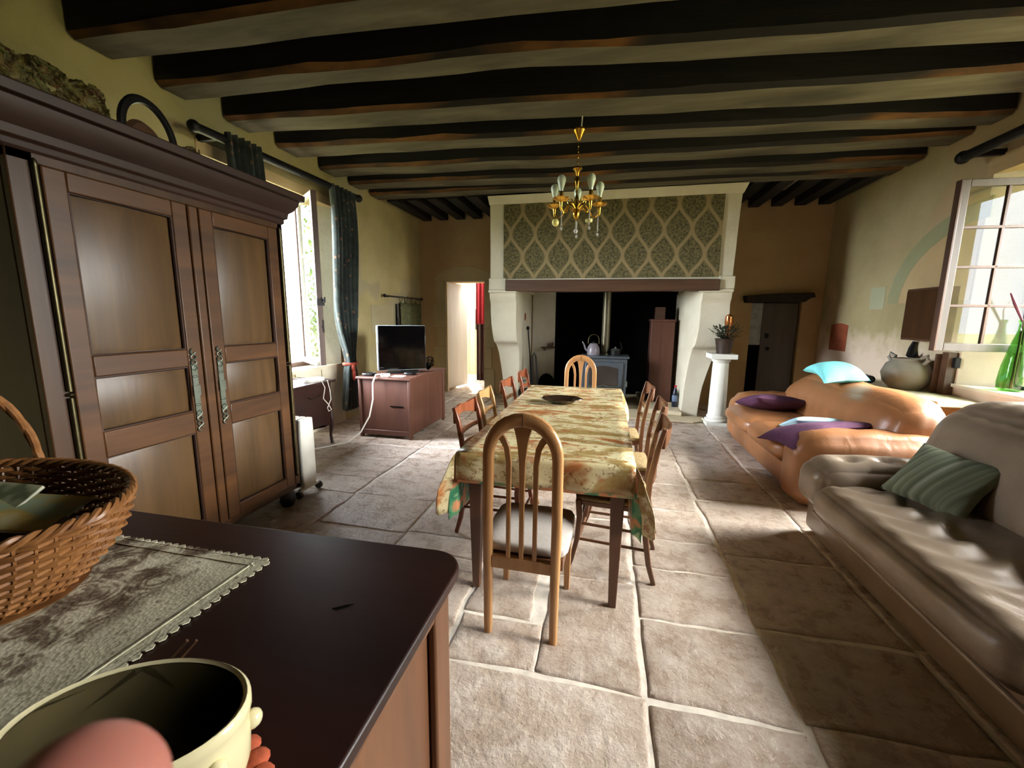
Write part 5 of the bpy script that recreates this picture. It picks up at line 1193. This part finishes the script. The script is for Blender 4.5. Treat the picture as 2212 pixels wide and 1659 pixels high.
# cream oval pot on crochet mat
pc = (-.482, .287); PR = (.120, .078)
mt = thing('crochet_mat', 'teal crochet mat with orange scalloped edge under the cream pot', 'mat', (pc[0], pc[1], .951))
B().lathe([(.001, .951), (1, .951), (1, .957), (.001, .957)], 40, (pc[0] + .006, pc[1] + .0, 0), .118, .085).obj('centre', 'teal_yarn', mt)
b = B()
for k in range(28):
    a = 2 * PI * k / 28; b.ell((pc[0] + .006 + .124 * math.cos(a), pc[1] + .090 * math.sin(a), .957), .016, .016, .0065, 12)
b.obj('scalloped_edge', 'orange_yarn', mt)
pt = thing('oval_pot', 'cream glazed oval earthenware pot in the lower left corner', 'pot', (pc[0], pc[1], .96))
rot_p = .30
def oval(prof):
    rs = []
    for s_, z in prof: rs.append([(pc[0] + PR[0] * s_ * math.cos(a) * math.cos(rot_p) - PR[1] * s_ * math.sin(a) * math.sin(rot_p), pc[1] + PR[0] * s_ * math.cos(a) * math.sin(rot_p) + PR[1] * s_ * math.sin(a) * math.cos(rot_p), z) for a in [2 * PI * k / 48 for k in range(48)]])
    return rs
B().rings(oval([(.78, .958), (.86, .965), (.95, 1.0), (.98, 1.04), (.96, 1.052), (1.0, 1.062), (1.0, 1.072), (.97, 1.075), (.93, 1.072)])).obj('body', 'cream_pot', pt, smooth=60)
B().rings(oval([(.935, 1.072), (.925, 1.06), (.92, 1.03), (.88, .985), (.75, .968), (.3, .966)])).obj('inside', 'pot_in', pt, smooth=60)
for (a, e) in ((.30, 0), (-.45, 0)):
    x = pc[0] + PR[0] * math.cos(a) * math.cos(rot_p) - PR[1] * math.sin(a) * math.sin(rot_p); y = pc[1] + PR[0] * math.cos(a) * math.sin(rot_p) + PR[1] * math.sin(a) * math.cos(rot_p)
    B().ell((x - .002, y, 1.036), .010, .011, .011, 12).obj('handle_lug', 'cream_pot', pt)
sk = thing('skewer_pair', 'two thin dark skewers leaning in the cream pot', 'skewer', (pc[0], pc[1], .97))
B().tube([(-.500, .370, 1.092), (-.575, .322, 1.0)], .0022, 6).tube([(-.489, .373, 1.092), (-.560, .325, 1.0)], .0018, 6).obj('rods', 'mantel', sk)
# fingertip close to the lens, lower left
def campt(px, py, d):
    v = Vector(((px - 1106) / 900 * d, -(py - 829.5) / 900 * d, -d)); return Vector((0, 0, 1.5)) + Matrix(CAMR) @ v
tip = campt(210, 1660, .056); k1 = campt(60, 1990, .066); k2 = campt(-320, 2500, .075); pal = campt(-900, 2900, .09)
me = bpy.data.meshes.new('person'); pp = [pal, k2, k1, k1.lerp(tip, .6), tip]
off = [campt(-1300, 2500, .10), campt(-1500, 3100, .11), campt(-700, 3500, .10)]
tips = [campt(-700, 2100, .12), campt(-1000, 2400, .14), campt(-300, 3300, .09)]
allp = pp + off + tips
me.from_pydata([tuple(p - pal) for p in allp], [(0, 1), (1, 2), (2, 3), (3, 4), (0, 5), (0, 6), (0, 7), (5, 8), (6, 9), (7, 10)], [])
fo = bpy.data.objects.new('person', me); C.objects.link(fo); fo.location = pal
md = fo.modifiers.new('skin', 'SKIN'); sv = me.skin_vertices[0].data
for i, r in enumerate([.018, .0125, .0122, .0125, .0105, .012, .012, .012, .008, .008, .008]): sv[i].radius = (r, r)
sv[0].use_root = True; md.use_smooth_shade = True; ms = fo.modifiers.new('s', 'SUBSURF'); ms.levels = 3; ms.render_levels = 3
me.materials.append(M['skin'])
tag(fo, 'blurred pink fingertip of the person taking the photo, lower left corner', 'person')

# ================================================================== OUTSIDE
def bush(label, c, r, n, mat, seed, cat='bush', leaf=.12):
    b = B(); r3 = random.Random(seed)
    for k in range(n):
        while True:
            p = Vector((r3.uniform(-1, 1), r3.uniform(-1, 1), r3.uniform(-1, 1)))
            if .25 < p.length < 1: break
        q = Vector((c[0] + p.x * r[0], c[1] + p.y * r[1], c[2] + p.z * r[2])); d = Vector((r3.uniform(-1, 1), r3.uniform(-1, 1), r3.uniform(-1, 1))).normalized(); s_ = d.cross(Vector((.3, .2, 1))).normalized() * leaf * .35
        b.add([q, q + d * leaf * .5 + s_, q + d * leaf, q + d * leaf * .5 - s_], [(0, 1, 2, 3)])
    o = thing('shrub', label, cat, (c[0], c[1], -.06)); b.obj('foliage', mat, o, smooth=180); B().tube([(c[0], c[1], -.06), (c[0], c[1], c[2])], .06, 6).obj('stem', 'mantel', o)
bush('leafy green shrub outside the left window, mirrored in its glass', (-7.2, 5.4, 1.8), (1.0, 2.4, 2.2), 5200, 'leaf', 1)
bush('leafy shrub outside to the right beyond the right window', (9.5, 6.5, 1.0), (1.2, 2.4, 1.6), 1500, 'leaf', 2)
